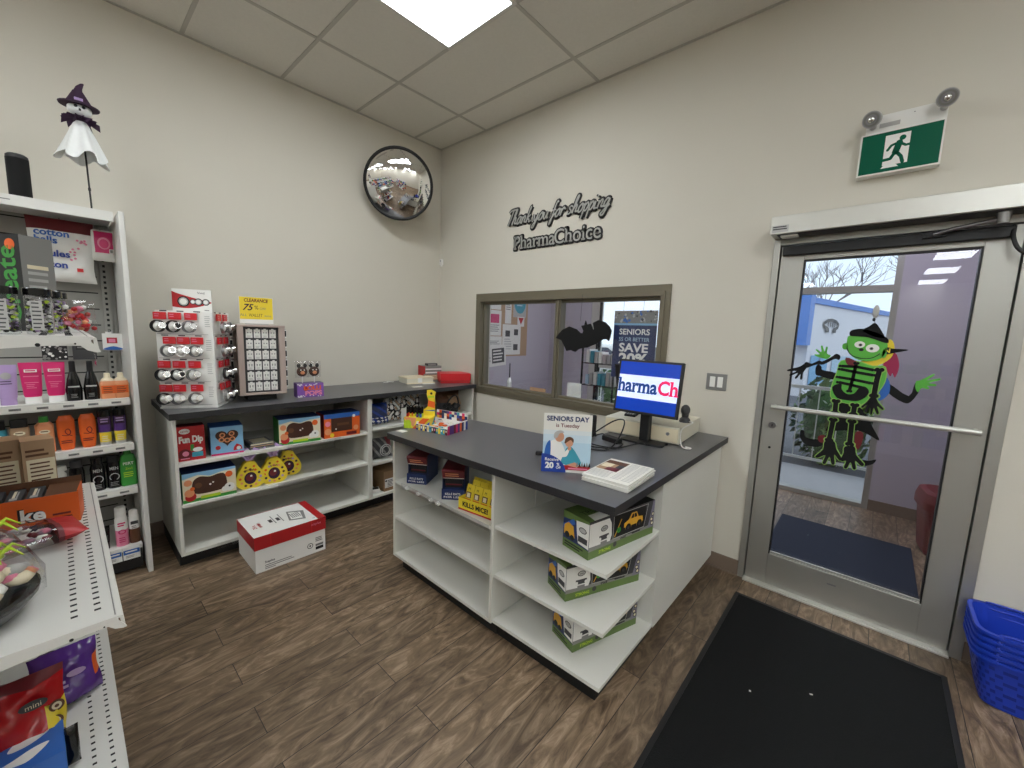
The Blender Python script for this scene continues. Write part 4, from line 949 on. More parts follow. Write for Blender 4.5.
# --- lollipop box
t, b = carton('lollipop_box', 'purple candy box holding two wrapped chocolate lollipops on the long worktop', 'candy box', (.515, -1.61, BH), .185, .10, .105, 84, 'violet', 'purple')
b.text('LOLLI', .012, .055, .03, 'orange', .0012, bold=.05, width=.12); b.text('POPS', .02, .016, .03, 'pink', .0012, bold=.05, width=.12)
b.disc(-.035, .065, .017, 'red', .001)
for k in range(34): b.disc(random.choice([random.uniform(-.09, -.06), random.uniform(-.09, .09)]), random.choice([random.uniform(.004, .014), random.uniform(.088, .1)]), .0045, 'white', .0009, n=6)
b.build('carton', t, .002)
for s_, nm in ((-.045, 'left'), (.04, 'right')):
    p = Matrix.Translation((.515, -1.61, BH)) @ Matrix.Rotation(R_(84), 4, 'Z') @ Vector((s_, .045, .1055))
    q = thing('lollipop', 'chocolate lollipop in clear wrap standing in the purple box, %s one' % nm, 'lollipop', p, 84, 'lollipops in the purple box')
    b = MB().m('white'); b.tube([(0, 0, 0), (0, 0, .05)], .004, 8); b.build('stick', q)
    b = MB().m('chocolate'); b.ell((0, 0, .085), (.038, .016, .038), 16); b.m('black'); b.ell((-.022, 0, .13), (.014, .01, .018), 8); b.ell((.022, 0, .13), (.014, .01, .018), 8); b.m('peach').ell((0, -.014, .078), (.016, .006, .014), 10); b.m('white').ell((-.012, -.015, .098), (.005, .003, .006), 6).ell((.012, -.015, .098), (.005, .003, .006), 6); b.build('candy', q)
    b = pillow(MB(), .1, .125, .05, lambda u, v, f: 'clear_film', 8, 10, .004, base=.04, seed=3); b.build('wrapper', q)
# --- right end of the worktop
o = MB().m('beige_plastic').box(-.14, -.10, 0, .14, .10, .05); o.m('cream').box(-.145, -.105, .05, .145, .105, .062).box(-.15, -.12, 0, .15, -.10, .012); o.m('white').box(-.03, -.122, .012, .01, -.1005, .055)
o = o.build('flat_carton', loc=(.22, -.46, BH), rz=80, bevel=.002); tag(o, 'low beige carton with a lid on the worktop left of the striped boxes', 'box')
t, b = carton('striped_box', 'grey and red box with pale stripes on the worktop behind the red box', 'box', (.24, -.27, BH), .20, .14, .16, 78, 'grey', 'grey')
for z in (.085, .12): b.rect(-.08, z, .1, z+.014, 'white')
b.rect(-.1, .08, -.085, .16, 'red'); b.rect(-.09, .015, .09, .07, 'tan', .0006); b.lines(-.07, .07, .055, 3, .016, .006, 'cream', .001)
b.fr = lambda u, v, d: (-.1-d, u, v); b.rect(0, .06, .14, .16, 'red'); b.build('carton', t, .002)
t = thing('roll_pack', 'small dark pack lying on top of the striped box', 'pack', (.20, -.26, BH+.1605), 78)
b = MB().m('dark_grey'); b.box(-.06, -.03, 0, .06, .03, .026); b.fr = lambda u, v, d: (u, -.03-d, v); b.lines(-.05, .05, .016, 2, .009, .004, 'light_grey', .0006); b.build('pack_body', t, .006)
t = thing('red_box', 'bright red lidded box at the right end of the long worktop below the window corner', 'box', (.50, -.175, BH), 62)
b = MB().m('red'); b.box(-.15, 0, 0, .15, .22, .075); b.build('tray', t, .002)
b = MB().m('bright_red'); b.box(-.156, -.006, .03, .156, .226, .1); b.build('lid', t, .003)
tag(MB().m('paper').box(-.05, -.03, 0, .05, .03, .001).build('paper_slip', loc=(.50, -.64, BH), rz=80), 'white paper slip lying on the long worktop in front of the beige carton', 'paper')
tag(MB().m('paper').box(-.06, -.03, 0, .06, .03, .001).build('paper_slip', loc=(.37, -.42, BH), rz=75), 'white paper slip lying under the edge of the striped box', 'paper')
b = MB().m('white'); b.tube(smooth_open([(0, -.05, .004), (.03, -.02, .008), (-.02, 0, .006), (.02, .04, .007), (0, .06, .004)]), .004, 6); tag(b.build('white_cable', loc=(.09, -.70, BH)), 'short curl of white cable on the long worktop near the wall', 'cable')

# --- goods in the left cabinet, front faces +x
def FX(lb, nm, cat, y, z, x, wd, dp, h, side, top, front=None, rz=90, group=None): return carton(nm, lb, cat, (x, y, z), wd, dp, h, rz, side, top, group, front)
t, b = FX('red candy box with big white letters at the left end of the upper cabinet shelf', 'candy_box', 'candy box', -2.36, .67, .60, .135, .09, .215, 'dark_red', 'dark_red', 'red', 86)
b.text('Fun Dip', 0, .115, .038, 'white', .0014, bold=.05, width=.118); b.disc(-.03, .185, .027, 'white', .001, .017); b.text('candy', -.03, .18, .012, 'red', .0016); b.disc(.03, .065, .025, 'white', .001, .014); b.rect(.0, .02, .055, .05, 'teal', .001); b.poly(smooth_closed([(-.06, .02), (-.01, .02), (0, .05), (-.03, .075), (-.06, .06)]), 'dark_red', .0012); b.disc(-.03, .045, .016, 'pink', .0015); b.lines(-.055, -.005, .012, 1, .01, .006, 'pink', .0016); b.rect(-.005, .06, .012, .1, 'green', .0009)
b.build('carton', t, .001)
t, b = FX('light blue candy box with a heart window beside the red candy box', 'candy_box', 'candy box', -2.175, .67, .60, .175, .17, .185, 'deep_blue', 'blue', 'sky_blue', 83)
b.rect(-.087, 0, .087, .185, 'sky_blue', .0004); hp = [(.062*(16*math.sin(a)**3)/16, .115+.058*(13*math.cos(a)-5*math.cos(2*a)-2*math.cos(3*a)-math.cos(4*a))/16) for a in [2*math.pi*i/30 for i in range(30)]]
b.poly(hp, 'chocolate', .001); 
for u, v in ((-.025, .13), (.025, .135), (0, .095), (-.03, .1), (.028, .1)): b.disc(u, v, .016, 'peach', .0015); b.disc(u, v, .009, 'brown', .0019)
b.rect(-.087, 0, .087, .012, 'magenta', .0012); b.disc(-.05, .05, .014, 'red', .001); b.poly([(.03, .02), (.08, .025), (.075, .05), (.05, .065), (.035, .045)], 'bright_red', .001); b.disc(.06, .035, .012, 'white', .0014); b.build('carton', t, .001)
for k, (dz, c) in enumerate(((0, 'grey'), (.014, 'tan'), (.028, 'cream'))):
    o = MB(); o.box(-.075+.004*k, 0, 0, .075-.004*k, .16, .013, 'dark_grey' if k < 2 else 'grey'); o.fr = lambda u, v, d: (u, -d, v); o.rect(-.07, .003, .07, .009, c); o.fr = TOP; o.rect(-.05, .02, .05, .14, c, .0134)
    tag(o.build('flat_pack', loc=(.60, -1.975, .67+dz), rz=86+2*k), 'thin flat pack in the low stack beside the blue heart box, %s one' % ('lowest', 'middle', 'topmost')[k], 'pack', 'thin flat packs on the upper cabinet shelf')
def housebox(lb, y, z, x, rz, top, c2):
    t, b = FX(lb, 'kit_box', 'box', y, z, x, .275, .17, .185, 'green' if c2 == 'cream' else 'red', top, c2, rz)
    if c2 == 'cream':
        b.poly([(-.137, .15), (-.137, .185), (.137, .185), (.137, .17), (.06, .165), (0, .15), (-.06, .168)], 'sky_blue', .0006); b.rect(-.137, 0, .137, .02, 'green', .0006)
        b.poly(smooth_closed([(-.09, .07), (-.085, .13), (-.05, .155), (0, .145), (.05, .155), (.08, .14), (.085, .06), (.03, .045), (-.06, .045)], 4), 'chocolate', .001)
        b.disc(.1, .14, .02, 'orange', .0012); b.disc(-.11, .125, .02, 'peach', .0012); b.disc(-.105, .06, .025, 'peach', .0013); b.disc(-.1, .035, .028, 'red', .0012); b.disc(.1, .055, .028, 'white', .0012); b.disc(.075, .045, .018, 'white', .0014); b.disc(.1, .06, .006, 'black', .002); b.disc(0, .095, .006, 'white', .0016); b.disc(.015, .105, .005, 'white', .0016); b.rect(-.05, .012, .05, .03, 'lime', .001); b.disc(-.06, .1, .018, 'brown', .0016); b.disc(-.09, .085, .012, 'orange', .0018)
    else:
        b.rect(-.137, .15, .137, .185, 'blue', .0006); b.rect(-.137, 0, .137, .04, 'orange', .0006); b.rect(-.085, .045, .075, .15, 'chocolate', .001); b.disc(-.11, .11, .02, 'pink', .0012); b.disc(-.11, .05, .025, 'peach', .0014); b.disc(.1, .1, .022, 'orange', .0012); b.disc(.105, .06, .02, 'peach', .0013); b.disc(.09, .155, .012, 'white', .0012); b.rect(.03, .008, .11, .032, 'dark_red', .0012); b.disc(-.05, .065, .006, 'white', .0016); b.rect(-.04, .09, .05, .11, 'brown', .0014); b.disc(-.08, .02, .016, 'yellow', .0013)
    b.build('carton', t, .001); return t
housebox('cookie house kit box with a scalloped window on the upper cabinet shelf', -1.735, .67, .625, 84, 'navy', 'cream')
housebox('red and orange cookie kit box with a square window on the upper cabinet shelf', -1.43, .67, .64, 86, 'navy', 'orange')
housebox('cookie house kit box with a scalloped window on the lower cabinet shelf', -2.285, .412, .635, 87, 'navy', 'cream')
def bunny(lb, x, y, rz):
    t = thing('treat_bag', lb, 'treat bag', (x, y, .413), rz, 'yellow treat bags on the lower cabinet shelf'); t.scale = (1.14, 1.1, 1.16)
    out = smooth_closed([(-.035, 0), (-.066, .02), (-.074, .06), (-.06, .1), (-.042, .125), (-.03, .15), (0, .162), (.03, .15), (.042, .125), (.06, .1), (.074, .06), (.066, .02), (.035, 0), (0, .001)], 4)
    b = MB().m('yellow'); b.prism(out, 0, .045, 'y'); b.disc(0, .062, .032, 'dark_purple', .001, .036); b.disc(-.005, .066, .02, 'dark_red', .0016); b.disc(.004, .075, .006, 'white', .002)
    rd = random.Random(int(y*100)+300)
    for k in range(12):
        a = 2*math.pi*k/12; b.disc(.052*math.cos(a), .064+.05*math.sin(a), .0075, rd.choice(['orange', 'dark_purple', 'brown', 'peach', 'lilac']), .0012, n=8)
    b.disc(-.022, .128, .007, 'brown', .0012, n=8); b.disc(.02, .13, .007, 'orange', .0012, n=8); b.text('treat', 0, .105, .014, 'dark_red', .0014, bold=.02); b.build('bag_body', t, .004)
    b = MB().m('lilac')
    for sx in (-1, 1):
        b.add([(-.008*sx, .02, .155), (.012*sx, .02, .155), (.055*sx, .0, .225), (.02*sx, .03, .24)], [(0, 1, 2, 3)]); b.add([(-.008*sx, .025, .155), (.012*sx, .028, .155), (.03*sx, .05, .235), (-.005*sx, .06, .225)], [(0, 1, 2, 3)])
    b.build('gathered_film', t)
bunny('yellow round treat bag with lilac film on the lower shelf, leftmost of three', .62, -2.06, 86)
bunny('yellow round treat bag with lilac film on the lower shelf, middle of three', .62, -1.915, 84)
bunny('yellow round treat bag with lilac film on the lower shelf, rightmost of three', .53, -1.79, 78)
# --- goods in the right cabinet
def softbag(lb, nm, cat, x, y, z, w, h, d, fn, rz=88, seed=1, lean=.03):
    t = thing(nm, lb, cat, (x, y, z), rz); pillow(MB(), w, h, d, fn, 36, 36, .010, seed=seed, lean=lean).build('bag_body', t); return t
softbag('blue and white plastic bag left in the right cabinet upper shelf', 'plastic_bag', 'bag', .52, -1.06, .691, .2, .18, .12, lambda u, v, f: 'white' if v < .35 and math.sin(u*31+v*9)+math.sin(v*40) > .5 else ('deep_blue' if math.sin(u*13+v*17) > .5 else 'navy'), seed=51)
def zebra(u, v, f):
    q = math.sin(u*21+2*math.sin(v*9))+math.sin(v*17+2*math.sin(u*11)); return 'black' if abs(q-.2) < .55 else ('tan' if q > 1.2 else 'white')
t = softbag('black and white patterned pouch standing behind the white card in the right cabinet', 'patterned_pouch', 'pouch', .47, -.86, .691, .20, .2, .09, zebra, seed=52)
t = softbag('second black and white patterned pouch, right of the white card in the right cabinet', 'patterned_pouch', 'pouch', .36, -.64, .691, .28, .21, .09, zebra, seed=53)
tag(MB().m('white').box(-.06, 0, 0, .06, .003, .12).box(-.06, .002, 0, .06, .04, .003).build('white_card', loc=(.56, -.79, .691), rz=86), 'plain white card standing in front of the patterned pouches', 'card')
t = thing('tote_bag', 'tan and black leather-look bag lying in the right end of the cabinet', 'bag', (.45, -.215, .691), 84)
pillow(MB(), .29, .215, .16, lambda u, v, f: 'brown' if v > .75 else ('tan' if u > .4 else ('brown' if v > .45 else 'dark_grey')), 26, 26, .016, seed=54, lean=.05).build('bag_body', t)
b = MB().m('black')
rd = random.Random(6)
for k in range(16): b.ell((rd.uniform(-.14, .06), rd.uniform(-.14, -.09), rd.uniform(.02, .09)), (.03, .02, .022), 8, jit=.2)
b.tube(smooth_open([(-.12, -.09, .05), (-.06, -.12, .16), (.02, -.1, .17), (.06, -.09, .06)]), .008, 8); b.build('straps', t)
t = softbag('grey see-through bag of cables on the middle shelf of the right cabinet', 'plastic_bag', 'bag', .54, -1.04, .396, .2, .17, .12, lambda u, v, f: 'dark_red' if u > .7 and v > .55 else ('dark_grey' if int(u*9+v*5) % 3 else 'grey'), seed=55)
b = MB().m('light_grey'); b.tube([(.05*math.cos(a), -.075, .08+.05*math.sin(a)) for a in [2*math.pi*i/20 for i in range(21)]], .004, 6); b.tube([(.035*math.cos(a), -.077, .08+.035*math.sin(a)) for a in [2*math.pi*i/20 for i in range(21)]], .004, 6); b.build('coiled_cable', t)
t, b = FX('brown cardboard box with a white label on the bottom of the right cabinet', 'cardboard_box', 'box', -.965, .108, .62, .2, .2, .175, 'cardboard', 'cardboard', None, 92)
b.rect(-.092, .03, .0, .11, 'white'); b.disc(-.08, .092, .009, 'black', .001, n=8); b.lines(-.066, -.01, .09, 5, .013, .006, 'dark_grey', .0012); b.build('carton', t, .002)
t = thing('small_device', 'small white and black device lying beside the cardboard box', 'device', (.60, -1.135, .108), 70)
b = MB().m('white'); b.box(-.04, 0, 0, .04, .07, .03); b.fr = TOP; b.rect(-.03, .012, .03, .06, 'black', .0305); b.build('device_body', t, .004)

# --- delivery carton on the floor
t = thing('delivery_carton', 'white cardboard carton with a red lid standing on the floor before the shelf cabinet', 'box', (1.0, -1.945, 0), 90)
b = MB().m('white'); b.box(-.21, 0, 0, .21, .345, .19); 
b.text('Staples', -.16, .052, .014, 'dark_grey', .0012, 'l', .02); b.lines(-.16, .02, .035, 2, .012, .005, 'grey', .001); b.lines(-.16, -.1, .012, 1, .01, .005, 'grey', .001)
b.disc(.11, .06, .019, 'dark_grey', .001); b.disc(.11, .06, .015, 'white', .0014); b.disc(.11, .06, .006, 'dark_grey', .0018)
b.lines(.145, .19, .10, 3, .011, .006, 'grey', .001); b.rect(.145, .02, .195, .04, 'black', .001); b.rect(.145, .045, .195, .06, 'grey', .001)
b.build('carton_body', t, .002)
b = MB(); b.boxes6(-.214, -.004, .15, .214, .349, .235, 'red', 'red', 'red', 'red', 'red', 'white'); b.fr = lambda u, v, d: (u, -.004-d, v)
b.text('staples', .15, .2, .016, 'pink', .0012, shear=.2); b.rect(-.125, .15, -.121, .235, 'bright_red', .0008); b.rect(.12, .15, .124, .235, 'bright_red', .0008)
b.fr = lambda u, v, d: (u, v-.004, .235+d); b.rect(.165, 0, .214, .353, 'red', .0006); b.rect(-.214, .347, .165, .353, 'red', .0006)
b.poly([(.02, .1), (.11, .06), (.145, .2), (.05, .25)], 'grey', .0008); b.poly([(.035, .11), (.1, .085), (.12, .19), (.055, .225)], 'white', .0012)
for k in range(5): b.rect(.05+.012*k, .12, .056+.012*k, .2, 'grey', .0016)
b.text('24 x', -.16, .12, .022, 'red', .001, 'l', .03, rot=90); b.text('order', -.13, .12, .022, 'red', .001, 'l', .03, rot=90)
for u0 in (-.08, -.035): b.rect(u0, .15, u0+.02, .2, 'dark_grey', .001); b.rect(u0+.026, .12, u0+.032, .25, 'grey', .001)
b.lines(.14, .16, .03, 1, .01, .006, 'grey', .001)
b.build('carton_lid', t, .002)
# ------------------------------------------------------------------ checkout counter
IH = .896; IT = IH-.036
b = MB().m('laminate_edge'); top = [(1.53, -1.577), (3.017, -1.533), (3.014, -.004), (2.42, -.004), (2.42, -.845), (1.452, -.955)]
b.prism(top, IT, IH, 'z'); b.add([(x, y, IH+.0004) for x, y in top], [tuple(range(6))], 'laminate_dark')
tag(b.build('worktop', bevel=.0015), 'dark grey L-shaped checkout worktop carrying the screen and the newspapers', 'worktop')
t = thing('shelf_cabinet', 'white open shelf cabinet with bait boxes under the left half of the checkout worktop', 'cabinet', (0, 0, 0))
WM = 'white_melamine'
yf = -1.525
MB().m(WM).box(1.512, yf, .085, 1.53, -1.21, IT).build('side_panel', t, .001)
MB().m(WM).box(2.375, yf, .085, 2.393, -1.21, IT).build('side_panel', t, .001)
MB().m(WM).box(1.512, -1.21, .085, 2.393, -1.195, IT).build('back_panel', t)
for z in (.585, .35): MB().m(WM).box(1.53, yf+.005, z-.018, 2.375, -1.21, z).build('shelf', t, .001)
MB().m(WM).box(1.53, yf, .085, 2.375, -1.21, .103).build('bottom_panel', t, .001)
MB().m('kick_black').box(1.555, yf+.045, 0, 2.393, -1.2, .085).build('toe_kick', t)
b = MB().m('clear_plastic'); b.box(1.60, yf+.002, .555, 2.36, yf+.0035, .587); s_ = b.build('price_strip', t)
for x in (1.665, 1.78, 1.90, 1.965):
    b = MB().m('white'); b.fr = lambda u, v, d: (u, yf+.002-d, v)
    b.prism([(x-.012, .566), (x+.012, .566), (x+.016, .575), (x, .585), (x-.016, .575)], yf-.008, yf+.002, 'y'); b.m('clear_plastic').ell((x, yf-.006, .575), (.014, .012, .009), 8); b.build('clip', s_)
t = thing('shelf_cabinet', 'white corner shelf unit open on two sides holding the toy truck boxes', 'cabinet', (0, 0, 0))
xr = 2.984; yb = -.965; yr = -1.497
MB().m(WM).box(2.394, yb-.016, .088, xr, yb, IT).build('back_panel', t)
MB().m(WM).box(2.394, -1.21, .088, 2.40, yb-.016, IT).build('side_panel', t)
for z in (.597, .345): MB().m(WM).prism([(2.394, -1.515), (xr, yr), (xr, yb-.016), (2.394, yb-.016)], z-.017, z, 'z').build('shelf', t, .001)
MB().m(WM).prism([(2.394, -1.515), (xr, yr), (xr, yb-.016), (2.394, yb-.016)], .086, .103, 'z').build('bottom_panel', t, .001)
MB().m('kick_black').prism([(2.394, -1.475), (xr-.035, -1.46), (xr-.035, yb), (2.394, yb)], 0, .086, 'z').build('toe_kick', t)
t = thing('counter_return', 'white plain panelled cabinet under the checkout worktop next to the entrance door', 'cabinet', (0, 0, 0))
MB().m(WM).box(xr-.018, yb, .075, xr, -.012, IT).build('side_panel', t, .001)
MB().m(WM).box(2.44, yb, .075, 2.458, -.022, IT).build('side_panel', t)
MB().m('kick_black').box(2.46, yb, 0, xr-.05, -.024, .075).build('toe_kick', t)
# --- bait boxes
def bait(lb, x, y, rz):
    t = thing('bait_box', lb, 'box', (x, y, .586), rz)
    w_ = .125; d_ = .2; h_ = .175
    b = MB().m('navy'); b.box(-w_/2, 0, 0, w_/2, d_, .06); b.box(-w_/2, .02, .06, -w_/2+.003, d_, h_); b.box(w_/2-.003, .02, .06, w_/2, d_, h_); b.box(-w_/2, d_-.003, .06, w_/2, d_, h_+.02)
    b.text('KILLS RATS', 0, .028, .012, 'white', .0014, width=.085, bold=.02); b.text('FOR LESS', 0, .011, .010, 'white', .0014, width=.10, bold=.02); b.build('tray', t)
    b = MB().m('dark_red'); b.prism([(.018, .115), (-.006, .165), (.0, .172), (d_, h_), (d_, h_-.004), (.03, .11)], -w_/2, w_/2, 'x'); b.fr = lambda u, v, q: (u, .018-.48*(v-.115)-q, v); b.lines(-.045, .045, .145, 2, .013, .006, 'peach', .0015); b.rect(-.06, .117, .06, .121, 'white', .0015); b.build('flap', t)
    b = MB().m('black'); b.box(-.05, .03, .06, .05, .16, .11); b.m('dark_red').box(-.045, .028, .075, .045, .03, .082); b.build('bait_packs', t)
bait('blue and red bait box, left one of the pair under the checkout worktop', 1.675, -1.465, 32)
bait('blue and red bait box, right one of the pair, next to the yellow bait box', 2.005, -1.455, 40)
t = thing('mouse_bait_box', 'yellow open display box of mouse bait packets under the checkout worktop', 'box', (2.225, -1.49, .586), 7)
b = MB().m('yellow'); b.box(-.115, 0, 0, .115, .003, .065); b.box(-.115, .003, 0, .115, .13, .003); b.box(-.115, .003, 0, -.112, .13, .065); b.box(.112, .003, 0, .115, .13, .065); b.box(-.115, .127, 0, .115, .13, .14)
b.rect(-.115, 0, .115, .009, 'red'); b.text('KILLS MICE!', 0, .024, .025, 'black', .0014, width=.17, bold=.04); b.build('tray', t)
rd = random.Random(4)
for k in range(8):
    b = MB(); r_, c_ = divmod(k, 4); x = -.083+.055*c_; y = .03+.045*r_
    b.m('yellow'); b.prism([(y, .004), (y+.02, .004), (y+.045, .118+.012*r_), (y+.038, .12+.012*r_)], x-.026, x+.026, 'x')
    b.fr = lambda u, v, q: (u, y+.032*(v/.12)-q-.002, v); b.rect(x-.018, .055, x+.016, .085, 'brown', .002); b.rect(x-.012, .058, x+.01, .08, 'cream', .0025); b.text('M', x, .095, .013, 'black', .0025); b.rect(x-.02, .042, x+.02, .05, 'orange', .002)
    b.build('bait_packet', t)
# --- toy truck boxes
def truckbox(lb, x, y, z, rz, L, seed):
    D_ = .152; Hh = .165
    t = thing('toy_truck_box', lb, 'toy box', (x, y, z), rz, None)
    b = MB(); b.boxes6(-L/2, 0, 0, L/2, D_, Hh, 'dark_grey', 'dark_grey', 'dark_grey', 'dark_grey', 'green', 'black')
    G = 'truck_green'
    b.rect(-L/2, 0, L/2, .035, G, .0004); b.poly([(-L/2, .035), (L/2, .035), (L/2, .05), (.05, .045), (-L/2, .06)], 'grey', .0004)
    b.rect(-.07, .052, L/2-.065, Hh-.008, 'black', .0008)                                        # window
    for u0, u1 in (((-.07, .052), (-.07, Hh-.008)), ((-.07, Hh-.008), (L/2-.05, Hh-.008)), ((L/2-.05, Hh-.008), (L/2-.075, .052)), ((L/2-.075, .052), (-.07, .052))): b.stroke([u0, u1], .003, 'light_grey', .0012)
    # yellow pick-up seen in the window
    ty = [(-.0, .085), (.0, .105), (.03, .115), (.05, .142), (.085, .142), (.1, .115), (.13, .11), (.135, .085)]
    b.poly(ty, 'mustard', .0016); b.poly([(.045, .117), (.056, .136), (.066, .136), (.066, .117)], 'black', .002); b.poly([(.07, .117), (.07, .136), (.082, .136), (.09, .117)], 'black', .002)
    for u in (.03, .108): b.disc(u, .083, .021, 'mustard', .0018); b.disc(u, .079, .019, 'black', .002); b.disc(u, .079, .008, 'dark_grey', .0024)
    b.stroke([(-.06, .06), (-.02, .13)], .005, 'mustard', .0016); b.disc(-.035, .085, .013, 'green', .0022); b.text('6', -.035, .08, .012, 'black', .0026)
    b.text('truck', .0, .037, .012, 'black', .0016, shear=.3, bold=.03); b.lines(.06, .12, .04, 1, .01, .006, 'black', .0012, 0); b.text('STRONG', -.12, .012, .013, 'lime', .0014, bold=.02); b.disc(-.055, .025, .012, 'dark_grey', .0012)
    # round windows panel at the far end
    b.poly([(L/2-.045, .035), (L/2-.012, Hh), (L/2, Hh), (L/2, .035)], 'lilac_grey', .001)
    for u, v in ((L/2-.012, .1), (L/2-.02, .075), (L/2-.014, .055)): b.disc(u, v, .011, 'black', .0016, n=10); b.disc(u, v, .007, 'cream', .002, n=10)
    # white cab near the front corner
    b.poly([(-L/2, .055), (-.09, .05), (-.08, .075), (-.085, .13), (-.1, Hh-.01), (-L/2, Hh-.01)], 'white', .0014)
    b.disc(-.13, .118, .022, 'black', .002, .013); b.disc(-.13, .118, .018, 'light_grey', .0024, .01); b.text('oval', -.13, .1145, .009, 'black', .0028); b.rect(-.16, .068, -.1, .09, 'dark_grey', .002); b.disc(-.155, .075, .008, 'white', .0024, n=10); b.disc(-.105, .075, .008, 'white', .0024, n=10); b.rect(-.15, .045, -.11, .062, 'grey', .002)
    b.fr = lambda u, v, q: (-L/2-q, -u, v) if True else None                                     # short end face, u from -D_ to 0
    b.rect(-D_, 0, 0, .04, G, .0004); b.rect(-D_, .04, 0, Hh, 'navy', .0004); b.poly([(-D_, .13), (0, .15), (0, Hh), (-D_, Hh)], 'truck_green', .0008); b.poly([(-.06, .05), (0, .045), (0, Hh-.01), (-.075, Hh-.02), (-.07, .1)], 'white', .0012)
    b.disc(-.035, .115, .022, 'black', .0018, .013); b.disc(-.035, .115, .018, 'light_grey', .0022, .01); b.rect(-.06, .06, -.008, .085, 'dark_grey', .0018); b.poly([(-.145, .06), (-.145, .1), (-.12, .12), (-.09, .11), (-.08, .06)], 'mustard', .0012); b.disc(-.125, .062, .014, 'black', .0018); b.disc(-.095, .058, .012, 'black', .0018); b.poly([(-D_, .1), (-.09, .145), (-.08, .125), (-D_, .08)], 'blue', .001); b.lines(-.14, -.03, .025, 2, .011, .006, 'black', .0012)
    b.fr = lambda u, v, q: (u, v, Hh+q); b.poly([(-L/2, 0), (.0, 0), (-.02, D_), (-L/2, D_)], 'truck_green', .0006); b.text('TRUCK', -.12, .06, .03, 'black', .001); b.poly([(-L/2+.03, .0), (-.09, 0), (-.1, .05), (-L/2+.04, .05)], 'white', .001)
    b.build('carton', t, .001)
C('truck_green', 92, 116, 58, rough=.4); C('mustard', 214, 160, 44, rough=.4); C('lilac_grey', 120, 116, 132, rough=.4)
truckbox('toy truck box on the top shelf of the corner unit, just under the worktop', 2.922, -1.245, .598, 78, .44, 1)
truckbox('toy truck box on the middle shelf of the corner unit', 2.846, -1.246, .346, 67, .42, 2)
truckbox('toy truck box on the bottom shelf of the corner unit', 2.862, -1.225, .104, 72, .40, 3)
# --- on the checkout worktop
def HUES(): return ['red', 'yellow', 'blue', 'green', 'orange', 'purple', 'navy', 'magenta', 'teal', 'lime']
t = thing('pen_display', 'colourful cardboard pen display with a tall printed back card on the checkout worktop', 'display box', (1.535, -1.345, IH+.001), 33)
b = MB().m('yellow'); b.box(-.085, -.05, 0, .085, .05, .07); b.box(-.085, .045, .07, .085, .05, .10)
b.fr = lambda u, v, d: (u, -.05-d, v)
b.poly([(-.085, 0), (-.03, 0), (-.085, .06)], 'lime', .0006); b.poly([(-.03, .0), (.02, .0), (.085, .07), (.04, .07)], 'orange', .0006); b.poly([(.03, 0), (.085, 0), (.085, .05)], 'blue', .0006); b.poly([(-.085, .065), (-.02, .01), (.0, .07), (-.07, .07)], 'peach', .0008); b.disc(-.055, .03, .02, 'lime', .001, .026)
b.fr = lambda u, v, d: (.085+d, u, v); b.poly([(-.05, 0), (.05, 0), (.05, .07)], 'teal', .0006)
b.build('display_box', t)
b = MB(); out = [(-.02, .07), (.085, .07), (.085, .16), (.08, .19), (.09, .225), (.06, .24), (.03, .235), (.03, .2), (.04, .17), (.035, .13), (.0, .1)]
b.prism(out, .046, .05, 'y', 'yellow'); b.fr = lambda u, v, d: (u, .046-d, v); b.disc(.06, .215, .008, 'black', .001); b.poly([(.036, .13), (.085, .12), (.085, .16), (.04, .17)], 'orange', .0008); b.poly([(-.0, .1), (.085, .07), (.085, .11)], 'blue', .0008); b.poly([(.04, .185), (.08, .19), (.08, .2), (.035, .2)], 'lime', .0008)
b.build('back_card', t)
rd = random.Random(2)
for k in range(10):
    b = MB().m('black_gloss'); b.loft([(0, .007, .007, rd.choice(HUES())), (.022, .007, .007, 'black_gloss'), (.065, .0065, .0065)], 10)
    r_, c_ = divmod(k, 5); p = Matrix.Translation((1.535, -1.345, IH+.0715)) @ Matrix.Rotation(R_(33), 4, 'Z') @ Vector((-.07+.022*c_, -.03+.03*r_, 0))
    o = b.build('pen', loc=p); tag(o, 'black capped pen standing in the %s row of the pen display, %s from the left' % (('front', 'back')[r_], ('first', 'second', 'third', 'fourth', 'fifth')[c_]), 'pen', 'pens in the cardboard display')
t = thing('candy_tray', 'low multicoloured striped tray of small wrapped sweets next to the pen display', 'display tray', (1.675, -1.275, IH+.001), 12)
b = MB().m('white'); b.box(-.125, -.10, 0, .125, .10, .004); b.box(-.125, -.10, .004, .125, -.097, .04); b.box(-.125, .097, .004, .125, .1, .10); b.box(-.125, -.097, .004, -.122, .097, .05); b.box(.122, -.097, .004, .125, .097, .06)
b.fr = lambda u, v, d: (u, -.1-d, v)
rd = random.Random(77)
for k in range(14): u0 = -.125+.25/14*k; b.rect(u0, 0, u0+.25/14, .036, rd.choice(['navy', 'dark_purple', 'brown', 'yellow', 'deep_blue', 'dark_red', 'orange', 'cream', 'teal']), .0006); b.rect(u0+.004, .008+.01*rd.random(), u0+.013, .028, rd.choice(['cream', 'yellow', 'pink', 'dark_grey', 'white']), .001)
b.fr = lambda u, v, d: (.125+d, u, v)
for k in range(10): b.rect(-.1+.02*k, 0, -.08+.02*k, .054, rd.choice(['navy', 'purple', 'yellow', 'deep_blue', 'dark_red', 'orange', 'white', 'magenta']), .0006)
b.fr = lambda u, v, d: (u, .097-d, v)
for k in range(12):
    for r_ in range(3): u0 = -.125+.25/12*k; b.rect(u0, .045+.018*r_, u0+.25/12, .063+.018*r_, rd.choice(['navy', 'purple', 'brown', 'yellow', 'deep_blue', 'dark_red', 'orange', 'white', 'teal', 'magenta', 'cream']), .0006)
b.build('tray', t)
